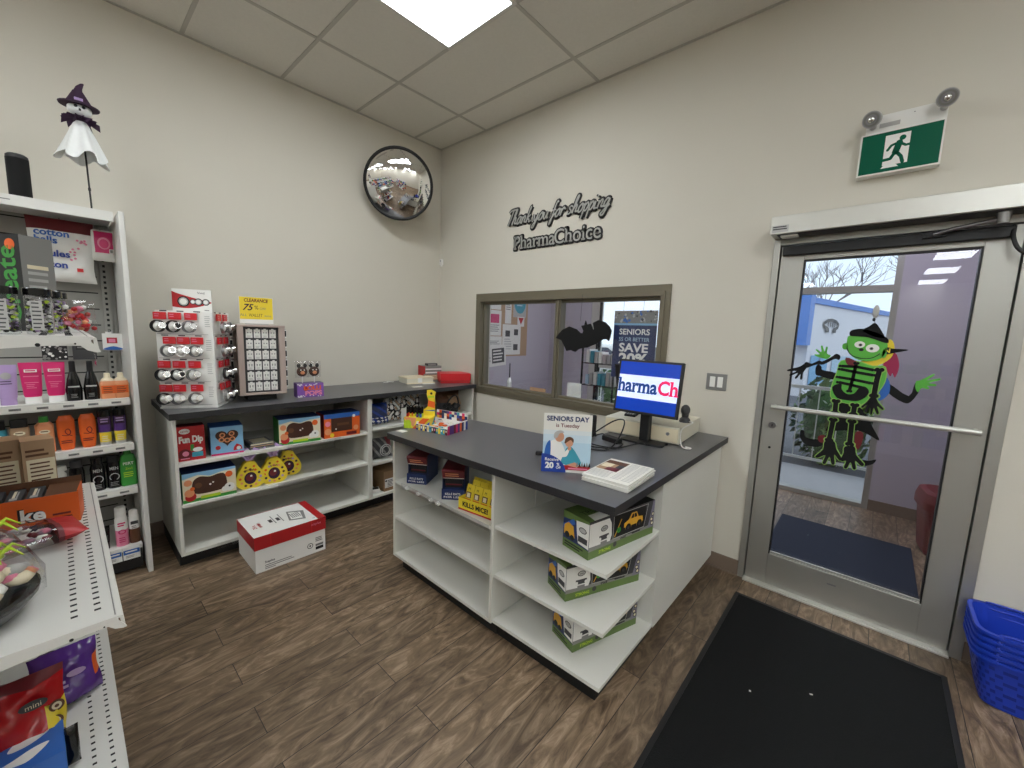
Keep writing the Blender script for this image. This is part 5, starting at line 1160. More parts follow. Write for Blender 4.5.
b = MB(); rd = random.Random(12)
for k in range(34):
    x, y, z = rd.uniform(-.105, .1), rd.uniform(-.08, .085), rd.uniform(.006, .03); s = rd.uniform(.009, .014)
    b.m(rd.choice(['white', 'paper', 'white', 'purple', 'orange', 'teal', 'yellow'])); b.box(x-s, y-s*.7, z, x+s, y+s*.7, z+.009)
b.build('sweets', t, kind='stuff')
tag(MB().m('paper').box(-.03, -.022, 0, .03, .022, .001).build('paper_slip', loc=(1.555, -1.49, IH+.001), rz=10), 'tiny white paper slip at the left front corner of the checkout worktop', 'paper')
C('mist_blue', 198, 216, 226, rough=.5); C('mist_white', 214, 222, 224, rough=.5); C('dark_magenta', 150, 24, 70, rough=.5)
# standing card
t = thing('counter_sign', 'white standing card about seniors day with a photo of a couple on the checkout worktop', 'sign', (2.672, -1.352, IH+.001), 37)
b = MB().m('paper'); b.box(-.108, 0, 0, .108, .003, .27)
b.rect(-.108, .02, .108, .14, 'pale_blue', .0004); b.rect(-.108, .14, .108, .175, 'mist_blue', .0004); b.rect(-.108, .175, .108, .195, 'mist_white', .0004)
b.text('SENIORS DAY', 0, .238, .021, 'navy', .001, bold=.035, width=.19); b.text('is Tuesday', 0, .21, .016, 'dark_red', .001, bold=.02, width=.105)
# printed couple
b.poly(smooth_closed([(-.1, .07), (-.085, .12), (-.07, .145), (-.045, .15), (-.02, .13), (.0, .07), (-.01, .03), (-.1, .03)], 4), 'white', .0008); b.poly(smooth_closed([(-.1, .06), (-.095, .12), (-.075, .145), (-.075, .06)], 4), 'blue', .0012)
b.disc(-.035, .165, .021, 'skin', .0012, .024); b.poly(smooth_closed([(-.06, .16), (-.055, .185), (-.03, .195), (-.015, .185), (-.035, .18), (-.045, .16)], 4), 'light_grey', .0016)
b.poly(smooth_closed([(-.01, .09), (.0, .115), (.02, .12), (.045, .09), (.065, .04), (-.02, .04)], 4), 'teal', .0016); b.disc(.01, .14, .018, 'skin', .0018, .021); b.poly(smooth_closed([(-.01, .135), (-.006, .16), (.012, .167), (.028, .158), (.028, .14), (.015, .152)], 4), 'brown', .0022); b.poly(smooth_closed([(-.025, .075), (-.005, .1), (.01, .115), (.012, .105), (.0, .075)], 4), 'white', .0024); b.disc(.012, .112, .008, 'skin', .0026)
b.poly([(.0, .035), (.04, .05), (.06, .035), (.05, .025)], 'skin', .0022)
b.rect(-.02, .012, .108, .034, 'red', .0018); b.lines(.01, .1, .016, 1, .01, .007, 'pink', .0022, .05)
for k in range(6): b.poly([(.045+.011*k, .03), (.05+.011*k, .055-.004*(k % 2)), (.056+.011*k, .03)], 'black' if k % 2 else 'grey', .0024)
b.poly([(-.112, -.002), (-.112, .085)]+[(-.112+.112*math.sin(R_(a)), -.002+.087*math.cos(R_(a))) for a in range(12, 91, 6)], 'deep_blue', .0028)
b.text('Receive', -.065, .052, .014, 'white', .0034, bold=.02, width=.062); b.text('20', -.075, .018, .026, 'white', .0034, bold=.05); b.text('%', -.036, .03, .013, 'white', .0034, bold=.03); b.text('Off', -.034, .016, .011, 'white', .0034, bold=.02)
b.build('sign_card', t)
b = MB().m('paper'); b.prism([(.003, .2), (.003, .196), (.08, .0), (.084, .0)], -.03, .03, 'x'); b.build('easel_back', t)
# newspapers
ON = ('lowest', 'second from the bottom', 'middle', 'second from the top', 'topmost')
for k in range(5):
    b = MB().m('paper'); z = IH+.001+.0066*k
    b.box(-.105, -.145, 0, .105, .145, .0062); b.m('grey').box(-.1055, -.144, .003, .1055, .144, .0033).m('paper')
    b.fr = TOP
    if k == 4:
        b.rect(-.1, -.03, .0, .12, 'tan', .0066); b.rect(-.1, .07, .0, .12, 'brown', .007); b.rect(-.06, -.03, 0, .02, 'dark_red', .007); b.rect(-.095, .01, -.05, .07, 'cream', .007); b.rect(-.03, .02, .0, .07, 'dark_grey', .0072)
        for c_ in (0, 1): b.lines(.01+.047*c_, .05+.047*c_, .12, 15, .0165, .006, 'light_grey', .0066, .1)
        b.lines(-.1, .0, -.05, 6, .015, .006, 'light_grey', .0066, .1)
    o = b.build('newspaper', loc=(2.876+.004*(k % 2), -1.232-.003*(k % 3), z), rz=2-90*0+(k % 3)); tag(o, 'folded newspaper in the pile on the checkout worktop, %s one' % ON[k], 'newspaper', 'newspapers in the pile')
t = thing('clip', 'small black clip lying behind the standing card on the worktop', 'clip', (2.44, -1.225, IH+.001), 30)
b = MB().m('black'); b.box(-.035, -.012, 0, .035, .012, .018); b.build('clip_body', t, .004)
# point of sale
t = thing('cash_drawer', 'beige metal cash drawer standing on the checkout worktop under the screen', 'cash drawer', (2.63, -.49, IH+.001), 4)
b = MB().m('beige_plastic'); b.box(-.235, .0, .004, .235, .46, .104); b.build('housing', t, .004)
b = MB().m('cream'); b.box(-.228, -.006, .012, .228, 0, .094); b.build('drawer_front', t, .003)
b = MB().m('steel'); b.tube([(.17, -.006, .06), (.17, -.01, .06)], .01, 14); b.build('lock', t)
b = MB().m('black'); [b.box(x-.015, y-.015, 0, x+.015, y+.015, .004) for x in (-.2, .2) for y in (.03, .43)]; b.build('feet', t)
t = thing('pos_monitor', 'black two-sided till screen showing a blue and white pharmacy name', 'monitor', (2.69, -.565, IH+.001), 2)
b = MB().m('black'); b.prism(smooth_closed([(-.11, -.05), (.11, -.05), (.12, .02), (.11, .055), (-.11, .055), (-.12, .02)], 4), 0, .012, 'z'); b.build('stand_base', t, .002)
b = MB().m('black'); b.box(-.028, -.005, .012, .028, .04, .30); b.build('stand_column', t, .004)
def TILT(x, y, z): return (x, -.035+y*math.cos(R_(9))+(z-.172)*math.sin(R_(9)), .172+(z-.172)*math.cos(R_(9))-y*math.sin(R_(9)))
def tilted(mb): mb.v = [TILT(*p) for p in mb.v]; return mb
sw, s0, s1 = .192, .172, .492
b = MB().m('black'); b.box(-sw, 0, s0, sw, .028, s1); tilted(b).build('screen_housing', t, .004)
b = MB(); b.rect(-sw+.014, s0+.016, sw-.014, s1-.014, 'scr_blue', .0004)
b.rect(-sw+.014, .262, sw-.014, .40, 'scr_white', .0007)
tx0, tw = -.185, .30
v_, k_ = .300, .078/.69
vs, fs, be = text_geo('Pharma', .02); wP = max(p[0] for p in vs)-min(p[0] for p in vs)
vs2, fs2, be2 = text_geo('P', .02); wp = max(p[0] for p in vs2)
b.text('harma', -.176, v_, .078, 'scr_navy', .0011, 'l', .03, width=.238, serif=.05)
b.text('Ch', .065, v_, .078, 'scr_red', .0011, 'l', .03, width=.112, serif=.05)
tilted(b).build('display_picture', t)
b = MB().m('black'); v0 = len(b.v); b.box(-sw, 0, 0, sw, .022, .30)
b.v = [(x-.055, .062+y+(.30-z)*.30, .155+z*.98) for x, y, z in b.v]; b.build('rear_screen', t, .004)
b = MB().m('dark_grey'); b.box(-.04, -.005, .29, .04, .06, .33); b.build('hinge', t, .003)
t = thing('scanner', 'dark handheld scanner in its holder at the right behind the till screen', 'scanner', (2.82, -.27, IH+.106), 10)
b = MB().m('dark_grey'); b.loft([(0, .035, .035), (.02, .03, .03), (.03, .02, .02), (.05, .022, .022)], 16); b.ell((0, -.005, .075), (.028, .045, .035), 14); b.build('scanner_body', t)
b = MB().m('white'); b.tube(smooth_open([(.03, -.02, .01), (.06, -.10, .02), (.03, -.17, .004), (.02, -.232, -.01), (.02, -.236, -.06), (.035, -.25, -.098), (.07, -.265, -.100), (.08, -.24, -.100), (.05, -.23, -.100)]), .0035, 6); b.build('scanner_cord', t)
t = thing('card_reader', 'small dark card reader lying on the left end of the cash drawer', 'card reader', (2.50, -.34, IH+.106), 12)
b = MB().m('black'); b.prism([(-.06, 0), (.06, 0), (.06, .022), (-.06, .012)], -.035, .035, 'x'); b.fr = lambda u, v, d: (u, v, .017+.083*v+d); b.rect(-.028, .0, .028, .05, 'glass_dark', .001)
for r_ in range(3):
    for c_ in range(3): b.rect(-.022+.016*c_, -.05+.014*r_, -.012+.016*c_, -.041+.014*r_, 'light_grey', .001)
b.build('reader_body', t, .002)
t = thing('power_adapter', 'black power adapter with looped cables in front of the cash drawer', 'cable', (2.555, -.70, IH+.001), -15)
b = MB().m('black'); b.box(-.06, -.025, 0, .06, .025, .03); b.build('adapter_body', t, .005)
b = MB().m('black')
b.tube(smooth_open([(.06, 0, .012), (.10, -.02, .01), (.12, -.12, .006), (.02, -.2, .006), (-.10, -.14, .006), (-.12, -.03, .03), (-.05, .06, .11), (.04, .05, .13), (.10, -.05, .06), (.12, -.16, .006), (.06, -.25, .006)]), .004, 6)
b.tube(smooth_open([(-.06, 0, .012), (-.11, .03, .02), (-.10, -.10, .006), (0, -.16, .006), (.12, -.09, .006), (.17, .04, .03), (.16, .1, .01)]), .004, 6); b.build('cables', t)
t = thing('phone_handset', 'small black handset standing behind the right edge of the standing card', 'phone', (2.395, -.66, IH+.001), 20)
b = MB().m('black'); b.loft([(0, .03, .022), (.02, .024, .016), (.12, .024, .016), (.13, .018, .012)], 16, pw=4); b.build('handset_body', t)

# ------------------------------------------------------------------ on the walls
b = MB().m('grey'); t = thing('light_switch', 'grey double light switch plate on the wall left of the entrance door', 'switch', (2.909, 0, 1.246))
b.box(-.062, -.006, -.054, .062, 0, .054); b.build('switch_plate', t, .002)
for x in (-.023, .023): MB().m('white').box(x-.016, -.011, -.034, x+.016, -.0055, .034).build('rocker', t, .002)
t = thing('motion_sensor', 'small white sensor on the wall in the corner under the mirror', 'sensor', (.035, 0, 2.25))
b = MB().m('white'); b.box(-.02, -.025, -.03, .02, 0, .03); b.build('housing', t, .004); b = MB().m('light_grey'); b.ell((0, -.024, .012), (.012, .008, .012), 10); b.build('lens', t); MB().m('white').box(-.008, -.018, -.045, .008, -.004, -.029).build('bracket', t)
# convex mirror
t = thing('convex_mirror', 'round convex safety mirror with a black rim high on the left wall near the corner', 'mirror', (.268, -.688, 2.818))
nrm = Vector((.80, -.50, -.33)).normalized(); t.rotation_euler = nrm.to_track_quat('Z', 'Y').to_euler()
RM = .290; SAG = .072; RC = (RM*RM+SAG*SAG)/(2*SAG)
secs = []
b = MB(); n = 64; rings = []
for j in range(25):
    a = math.asin(RM/RC)*(1-j/24); rings.append([(RC*math.sin(a)*math.cos(2*math.pi*i/n), RC*math.sin(a)*math.sin(2*math.pi*i/n), RC*math.cos(a)-RC+SAG) for i in range(n)])
for j in range(24): b.add(rings[j]+rings[j+1], [(i, (i+1) % n, n+(i+1) % n, n+i) for i in range(n)], 'mirror', True)
b.build('mirror_dome', t)
b = MB().m('black'); b.tube([((RM+.004)*math.cos(2*math.pi*i/48), (RM+.004)*math.sin(2*math.pi*i/48), 0) for i in range(49)], .013, 10); b.build('rim', t)
b = MB().m('white'); b.loft([(-.012, RM-.02, RM-.02), (-.004, RM, RM)], 40); b.build('back_shell', t)
b = MB().m('steel'); b.tube([(0, 0, -.012), (0, 0, -.14)], .016, 10); b.loft([(-.012-.01, .05, .05), (-.012, .05, .05)], 16); b.build('arm', t)
b = MB().m('steel'); b.tube([(0, 0, -.14), tuple(t.rotation_euler.to_matrix().inverted() @ Vector((-.297, .10, .10)))], .016, 10); b.build('wall_mount', t)
# lettering
C('sign_grey', 168, 168, 162, rough=.5)
SL = {'T': ([[(0, 1.75), (.35, 2.05), (1.35, 2.1)], [(.75, 2.05), (.62, 1.1), (.4, 0)]], 1.05),
 'h': ([[(0, .1), (.3, 1.2), (.42, 2.0), (.28, 2.05), (.18, 1.4), (.1, 0)], [(.12, .45), (.4, 1), (.58, .85), (.55, .2), (.9, .2)]], .9),
 'a': ([[(.68, .85), (.4, 1), (.08, .6), (.15, .05), (.5, .25), (.7, .95), (.68, .2), (.92, .15)]], .9),
 'n': ([[(0, .8), (.12, .8), (.08, 0)], [(.1, .5), (.4, 1), (.58, .8), (.55, .2), (.85, .15)]], .85),
 'k': ([[(.08, 0), (.22, 1.3), (.42, 2.05), (.25, 1.7), (.12, 0)], [(.62, 1), (.15, .5), (.5, .4), (.6, .05), (.9, .2)]], .9),
 'y': ([[(0, .9), (.1, .2), (.4, .1), (.65, .9)], [(.65, .95), (.55, 0), (.3, -.85), (0, -.7), (.4, -.1), (.9, .3)]], .88),
 'o': ([[(.4, 1), (.08, .6), (.15, .05), (.5, .1), (.65, .6), (.4, 1), (.85, .75)]], .82),
 'u': ([[(0, .9), (.08, .2), (.35, .05), (.62, .9)], [(.62, .95), (.62, .15), (.9, .15)]], .85),
 'f': ([[(.65, 1.8), (.45, 2.0), (.3, 1.2), (.15, -.7), (0, -.7), (.15, -.1), (.6, .5)], [(0, .9), (.6, .95)]], .65),
 'r': ([[(0, .8), (.12, .8), (.08, 0)], [(.1, .55), (.35, 1), (.55, .85), (.8, .75)]], .7),
 's': ([[(.6, .8), (.35, 1), (.12, .75), (.48, .4), (.3, .02), (0, .12)]], .68),
 'p': ([[(.1, 1), (.08, 0), (0, -.85)], [(.08, .6), (.4, 1), (.62, .6), (.4, .05), (.1, .15)]], .76),
 'i': ([[(.05, .95), (.08, .1), (.4, .15)], [(.14, 1.38), (.2, 1.6)]], .48),
 'g': ([[(.65, .85), (.35, 1), (.06, .6), (.15, .1), (.45, .25), (.66, .95), (.55, -.3), (.3, -.9), (0, -.7), (.5, -.1), (.9, .25)]], .85)}
t = thing('wall_lettering', 'grey and black script sign thanking shoppers, above the pharmacy name on the wall', 'wall sign', (.99, 0, 2.488))
x = 0; U = .0615; outl = MB().m('black'); inl = MB().m('sign_grey')
for ch in 'Thank you for shopping':
    if ch == ' ': x += .5; continue
    st, ad = SL[ch]
    for s_ in st:
        P = [((x+px+.35*py)*U, py*U) for px, py in s_]; P = smooth_open(P, 5) if len(P) > 2 else P
        outl.tube([(u, -.007, v) for u, v in P], .0225, 8, flat=(1, -.007, .3)); inl.tube([(u, -.0145, v) for u, v in P], .0066, 8, flat=(1, -.0150, .5))
    x += ad
ow = outl.build('black_backing', t); iw = inl.build('grey_face', t)
sc_ = 1.085/max(v.co.x for v in ow.data.vertices)
for o in (ow, iw): o.scale = (sc_, 1, 1)
def text3d(mb, s_, u, v, h, m, d0, d1, width, bold, serif=0):
    vs, fs, be = text_geo(s_, bold); x0 = min(p[0] for p in vs); x1 = max(p[0] for p in vs); k = h/.69; kx = width/(x1-x0)
    T = lambda p, d: mb.fr(u+(p[0]-x0)*kx, v+p[1]*k, d)
    mb.add([T(p, d1) for p in vs], fs, m)
    for a, b_ in be: mb.add([T(vs[a], d0), T(vs[b_], d0), T(vs[b_], d1), T(vs[a], d1)], [(0, 1, 2, 3)], m)
    if serif:
        for a, b_ in be:
            p, r = vs[a], vs[b_]
            if abs(p[1]-r[1]) < 1e-3 and .05 < abs(p[0]-r[0]) < .24:
                lo, hi = min(p[0], r[0]), max(p[0], r[0]); up = p[1] > .25; ya, yb_ = (p[1]-.08, p[1]) if up else (p[1], p[1]+.08); hi2 = hi+(0 if up else serif)
                q = [(lo-serif, ya), (hi2, ya), (hi2, yb_), (lo-serif, yb_)]
                mb.add([T(z_, d1) for z_ in q], [(0, 1, 2, 3)], m)
                for i in range(4): mb.add([T(q[i], d0), T(q[(i+1) % 4], d0), T(q[(i+1) % 4], d1), T(q[i], d1)], [(0, 1, 2, 3)], m)
t = thing('wall_lettering', 'grey serif pharmacy name sign with a black outline, below the script lettering', 'wall sign', (1.10, 0, 2.268))
b = MB()
for k in range(12):
    ca, sa = .0135*math.cos(R_(30*k)), .0135*math.sin(R_(30*k))
    text3d(b, 'Pharma', ca, sa, .118, 'black', 0, .0095+k*5e-5, .452, .0, .05); text3d(b, 'Choice', .448+ca, sa, .118, 'black', 0, .0095+k*5e-5, .44, .0, .05)
b.build('black_backing', t)
b = MB(); text3d(b, 'Pharma', 0, 0, .118, 'sign_grey', .0106, .016, .452, .0, .05); text3d(b, 'Choice', .448, 0, .118, 'sign_grey', .0106, .016, .44, .0, .05); b.build('grey_face', t)
# exit light
t = thing('exit_sign', 'green running man exit sign with twin emergency lamps above the entrance door', 'exit sign', (3.637, 0, 2.374))
b = MB().m('white'); b.box(-.15, -.055, -.006, .15, 0, .195); b.build('sign_housing', t, .003)
b = MB(); b.fr = lambda u, v, d: (u, -.055-d, v)
b.rect(-.143, .002, .143, .188, 'exit_green', .0006)
b.poly([(-.055, .03), (.035, .03), (.035, .17), (-.055, .17)], 'white', .0012); b.poly([(-.05, .03), (-.005, .03), (.005, .018), (-.06, .018)], 'white', .0012)
G = 'exit_green'
b.disc(.008, .148, .012, G, .0018); b.stroke([(-.002, .128), (-.012, .085)], .026, G, .0018); b.stroke([(.002, .125), (.022, .11), (.04, .112)], .011, G, .0018); b.stroke([(-.006, .128), (-.03, .12), (-.042, .1)], .011, G, .0018); b.stroke([(-.008, .085), (.01, .062), (.018, .035)], .014, G, .0018); b.stroke([(-.014, .085), (-.028, .058), (-.065, .055)], .014, G, .0018)
b.build('sign_face', t)
b = MB().m('white'); b.box(-.135, -.05, .195, .15, 0, .275); b.m('light_grey').box(-.085, -.053, .215, -.01, -.05, .235).m('black').box(.035, -.0515, .255, .039, -.05, .259); b.build('battery_box', t, .006)
for sx, dz in ((-.11, .245), (.135, .262)):
    b = MB().m('light_grey'); b.tube([(sx, -.05, dz-.02), (sx, -.08, dz-.01)], .014, 10)
    c0 = Vector((sx, -.105, dz)); dr = Vector((-.25 if sx < 0 else .15, -.85, -.35)).normalized()
    b.tube([tuple(c0-dr*.03), tuple(c0-dr*.01), tuple(c0+dr*.022)], [.018, .033, .038], 20); lp = b.build('lamp_head', t)
    b = MB().m('steel'); b.tube([tuple(c0+dr*.0225), tuple(c0+dr*.0235)], .034, 20); b.m('grey').tube([tuple(c0+dr*.024), tuple(c0+dr*.0245)], .030, 20); b.m('steel').tube([tuple(c0+dr*.025), tuple(c0+dr*.0255)], .022, 20); b.m('chrome').ell(tuple(c0+dr*.022), (.016, .016, .016), 12); b.build('lamp_lens', lp)
# felt bat and poster in the window
# bat
BAT = [(1.624, 1.486), (1.686, 1.554), (1.756, 1.585), (1.828, 1.563), (1.864, 1.535), (1.887, 1.532), (1.894, 1.553), (1.872, 1.592), (1.9, 1.597), (1.91, 1.633), (1.922, 1.602), (1.956, 1.61), (1.974, 1.58), (1.98, 1.56), (1.99, 1.567), (1.978, 1.616), (2.027, 1.639), (2.085, 1.623), (2.124, 1.591), (2.144, 1.559), (2.136, 1.509), (2.126, 1.479), (2.107, 1.492), (2.076, 1.491), (2.039, 1.467), (2.021, 1.455), (1.971, 1.435), (1.939, 1.42), (1.899, 1.415), (1.859, 1.404), (1.826, 1.379), (1.783, 1.391), (1.741, 1.382), (1.716, 1.423), (1.684, 1.47)]
WF = {
 'HEAD': [(3.539, 1.541), (3.55, 1.569), (3.626, 1.572), (3.698, 1.54), (3.7, 1.484), (3.681, 1.45), (3.632, 1.434), (3.583, 1.446), (3.545, 1.487)],
 'EARL': [(3.54, 1.525), (3.524, 1.52), (3.524, 1.499), (3.534, 1.491), (3.547, 1.496)],
 'EARR': [(3.689, 1.495), (3.704, 1.484), (3.702, 1.46), (3.689, 1.459)],
 'BRIM': [(3.549, 1.567), (3.55, 1.594), (3.594, 1.605), (3.642, 1.59), (3.695, 1.562), (3.706, 1.538), (3.689, 1.535), (3.627, 1.559), (3.58, 1.564)],
 'CONE': [(3.597, 1.595), (3.621, 1.618), (3.642, 1.636), (3.663, 1.611), (3.688, 1.559), (3.645, 1.566)],
 'EYE1': [(3.594, 1.521)],
 'EYE2': [(3.647, 1.504)],
 'NOSE': [(3.603, 1.494)],
 'MOUTH': [(3.544, 1.496), (3.561, 1.467), (3.592, 1.451), (3.63, 1.448), (3.657, 1.457), (3.678, 1.477)],
 'YEL': [(3.703, 1.548), (3.724, 1.539), (3.732, 1.498), (3.721, 1.455), (3.68, 1.416), (3.626, 1.401), (3.595, 1.428), (3.675, 1.458)],
 'HAIR': [(3.703, 1.454), (3.735, 1.486), (3.755, 1.443), (3.759, 1.398), (3.749, 1.358), (3.738, 1.382), (3.731, 1.362), (3.714, 1.394), (3.699, 1.411)],
 'TIP': [(3.688, 1.507), (3.732, 1.506), (3.786, 1.503), (3.735, 1.485), (3.692, 1.475)],
 'NSQ': [(3.693, 1.514), (3.716, 1.51), (3.718, 1.477), (3.695, 1.478)],
 'ARML': [(3.362, 1.393), (3.373, 1.412), (3.399, 1.404), (3.429, 1.424), (3.445, 1.42), (3.479, 1.445), (3.502, 1.466), (3.521, 1.454), (3.516, 1.433), (3.497, 1.437), (3.452, 1.403), (3.426, 1.402), (3.395, 1.387), (3.377, 1.378)],
 'HANDL': [(3.374, 1.407), (3.341, 1.381), (3.289, 1.361), (3.292, 1.351), (3.332, 1.356), (3.301, 1.333), (3.306, 1.325), (3.339, 1.345), (3.327, 1.316), (3.337, 1.312), (3.352, 1.34), (3.353, 1.311), (3.364, 1.312), (3.364, 1.347), (3.377, 1.378)],
 'GHANDL': [(3.446, 1.436), (3.411, 1.447), (3.405, 1.457), (3.428, 1.459), (3.407, 1.48), (3.412, 1.486), (3.434, 1.472), (3.428, 1.503), (3.436, 1.506), (3.448, 1.475), (3.452, 1.502), (3.46, 1.498), (3.459, 1.466), (3.478, 1.454), (3.464, 1.435)],
 'ARML2': [(3.417, 1.381), (3.426, 1.402), (3.443, 1.39), (3.45, 1.371), (3.508, 1.36), (3.509, 1.322), (3.438, 1.337), (3.421, 1.344)],
 'BODY': [(3.528, 1.427), (3.595, 1.429), (3.658, 1.408), (3.706, 1.408), (3.712, 1.333), (3.687, 1.269), (3.657, 1.224), (3.62, 1.2), (3.54, 1.208), (3.504, 1.229), (3.504, 1.297), (3.517, 1.364)],
 'SPINE': [(3.591, 1.421), (3.586, 1.345), (3.578, 1.267)],
 'RIB1': [(3.529, 1.383), (3.591, 1.373), (3.666, 1.363)],
 'RIB2': [(3.524, 1.339), (3.586, 1.332), (3.661, 1.32)],
 'RIB3': [(3.529, 1.311), (3.579, 1.303), (3.631, 1.292)],
 'CLAV': [(3.531, 1.401), (3.593, 1.402), (3.665, 1.39)],
 'PELV': [(3.503, 1.282), (3.54, 1.304), (3.545, 1.274), (3.57, 1.251), (3.599, 1.257), (3.615, 1.287), (3.637, 1.3), (3.657, 1.28), (3.652, 1.249), (3.622, 1.22), (3.579, 1.216), (3.528, 1.225)],
 'ARMR': [(3.687, 1.394), (3.682, 1.336), (3.68, 1.255)],
 'HANDR': [(3.667, 1.243), (3.685, 1.253), (3.702, 1.221), (3.725, 1.194), (3.72, 1.186), (3.699, 1.202), (3.71, 1.167), (3.701, 1.161), (3.687, 1.191), (3.683, 1.155), (3.676, 1.157), (3.672, 1.191), (3.66, 1.162), (3.652, 1.168), (3.659, 1.205), (3.643, 1.184), (3.636, 1.191), (3.656, 1.22)],
 'LEGL': [(3.528, 1.206), (3.53, 1.138)],
 'LEGL2': [(3.527, 1.1), (3.521, 0.982)],
 'LEGR': [(3.609, 1.195), (3.608, 1.143)],
 'LEGR2': [(3.607, 1.104), (3.611, 0.977)],
 'FOOTL': [(3.503, 0.97), (3.544, 0.978), (3.559, 0.936), (3.586, 0.891), (3.578, 0.876), (3.552, 0.905), (3.56, 0.853), (3.546, 0.849), (3.533, 0.887), (3.519, 0.842), (3.506, 0.847), (3.514, 0.892), (3.482, 0.869), (3.47, 0.877), (3.5, 0.923)],
 'FOOTR': [(3.592, 0.959), (3.633, 0.968), (3.645, 0.923), (3.681, 0.883), (3.672, 0.868), (3.644, 0.89), (3.652, 0.849), (3.639, 0.843), (3.626, 0.878), (3.614, 0.84), (3.601, 0.844), (3.607, 0.881), (3.59, 0.874), (3.583, 0.885), (3.591, 0.923)],
 'DRESS': [(3.536, 1.197), (3.628, 1.21), (3.665, 1.14), (3.7, 1.076), (3.728, 1.02), (3.675, 1.046), (3.635, 1.057), (3.558, 1.042), (3.497, 1.031), (3.539, 1.118)],
 'BOOTL': [(3.385, 1.009), (3.402, 1.01), (3.414, 0.973), (3.471, 0.974), (3.5, 1.004), (3.509, 0.965), (3.476, 0.931), (3.421, 0.93), (3.389, 0.965)],
 'BOOTR': [(3.663, 0.897), (3.7, 0.903), (3.727, 0.916), (3.716, 0.888), (3.68, 0.867), (3.661, 0.868)],
 'RED1': [(3.469, 0.991), (3.498, 1.004), (3.504, 0.964), (3.478, 0.962)],
 'RED2': [(3.629, 1.046), (3.657, 1.051), (3.662, 1.011), (3.651, 0.957), (3.632, 0.979)],
 'ARMR2': [(3.731, 1.325), (3.811, 1.27), (3.827, 1.339), (3.847, 1.307), (3.823, 1.242), (3.794, 1.234), (3.734, 1.277)],
 'GHANDR': [(3.831, 1.313), (3.829, 1.348), (3.843, 1.354), (3.884, 1.389), (3.888, 1.382), (3.866, 1.356), (3.907, 1.37), (3.91, 1.362), (3.873, 1.344), (3.9, 1.34), (3.898, 1.331), (3.871, 1.329), (3.88, 1.319), (3.872, 1.313), (3.852, 1.316), (3.842, 1.294)],
 'BLUE': [(3.703, 1.369), (3.732, 1.335), (3.737, 1.275), (3.71, 1.234), (3.689, 1.238), (3.703, 1.295)],
 'TAS': [(3.64, 1.693)],
 'TASL': [(3.642, 1.636), (3.642, 1.659)],
 'SCARF': [(3.544, 1.449), (3.59, 1.431), (3.585, 1.408), (3.553, 1.412)],
}
t = thing('felt_bat', 'flat black felt bat hanging in front of the window mullion', 'decoration', (0, 0, 0))
b = MB().m('felt_black'); b.prism(BAT, -.034, -.024, 'y'); b.build('bat_shape', t)
b = MB().m('dark_grey'); b.tube([(1.86, -.029, 1.63), (1.865, -.027, 1.842)], .0012, 5); b.build('thread', t)
t = thing('window_poster', 'navy seniors discount poster hanging behind the right window pane', 'poster', (2.285, .062, 1.2))
b = MB().m('navy'); b.box(-.172, 0, 0, .172, .004, .515)
b.rect(-.172, .42, .172, .515, 'grey', .0006); rd = random.Random(3)
for k in range(40): b.disc(rd.uniform(-.165, .165), rd.uniform(.43, .51), rd.uniform(.004, .012), rd.choice(['light_grey', 'dark_grey', 'light_grey', 'blue']), .0008+k*1e-5, n=7)
b.rect(-.172, .405, .172, .42, 'sky_blue', .001)
b.text('SENIORS', 0, .335, .042, 'white', .0012, bold=.02, width=.245); b.text('55 OR BETTER', 0, .285, .028, 'pale_blue', .0012, width=.245); b.text('SAVE', 0, .205, .062, 'white', .0012, bold=.03, width=.235); b.text('20%', 0, .115, .075, 'white', .0012, bold=.04, width=.23)
b.build('poster_sheet', t)
b = MB().m('dark_grey'); b.tube([(-.1, .002, .515), (-.1, .002, .63)], .0012, 5); b.tube([(.06, .002, .515), (.06, .002, .63)], .0012, 5); b.build('hanging_thread', t)
C('lime_edge', 146, 190, 92, rough=.6)
# monster cut-out on the door glass
t = thing('monster_cutout', 'jointed green monster and skeleton paper figure hanging on the entrance door glass', 'decoration', (0, 0, 0))
def layer(keys, y, th, m, name, grow=0, par=None):
    b = MB()
    for k in keys:
        P = WF[k]; P = smooth_closed(P, 3)
        if grow:
            cx = sum(p[0] for p in P)/len(P); cz = sum(p[1] for p in P)/len(P); Q = []; n = len(P)
            ar = sum(P[i][0]*P[(i+1) % n][1]-P[(i+1) % n][0]*P[i][1] for i in range(n)); sg = 1 if ar > 0 else -1
            for i in range(n):
                dx = P[(i+1) % n][0]-P[i-1][0]; dz = P[(i+1) % n][1]-P[i-1][1]; L = math.hypot(dx, dz) or 1; Q.append((P[i][0]+sg*dz/L*grow, P[i][1]-sg*dx/L*grow))
            P = Q
        b.prism(P, y-th, y, 'y', m)
    return b.build(name, par or t)
def limb3(keys, ya, th, w_, m, name, knob=1.45):
    b = MB()
    for k in keys:
        P = WF[k]
        for (a, c), (d, e) in zip(P[:-1], P[1:]):
            L = math.hypot(d-a, e-c); nx, nz = -(e-c)/L*w_/2, (d-a)/L*w_/2
            b.prism([(a+nx, c+nz), (a-nx, c-nz), (d-nx, e-nz), (d+nx, e+nz)], ya-th, ya, 'y', m)
        for e in (P[0], P[-1]):
            for q in (-1, 1): b.prism([(e[0]+q*w_*.4+w_*.5*math.cos(2*math.pi*i/10), e[1]+w_*.5*math.sin(2*math.pi*i/10)) for i in range(10)], ya-th-.0002*(q+2), ya, 'y', m)
    return b.build(name, t)
for k, nm in (('ARML2', 'black_sleeve'), ('ARMR2', 'black_sleeve'), ('DRESS', 'black_dress')): layer([k], .018, .0025, 'felt_black', nm)
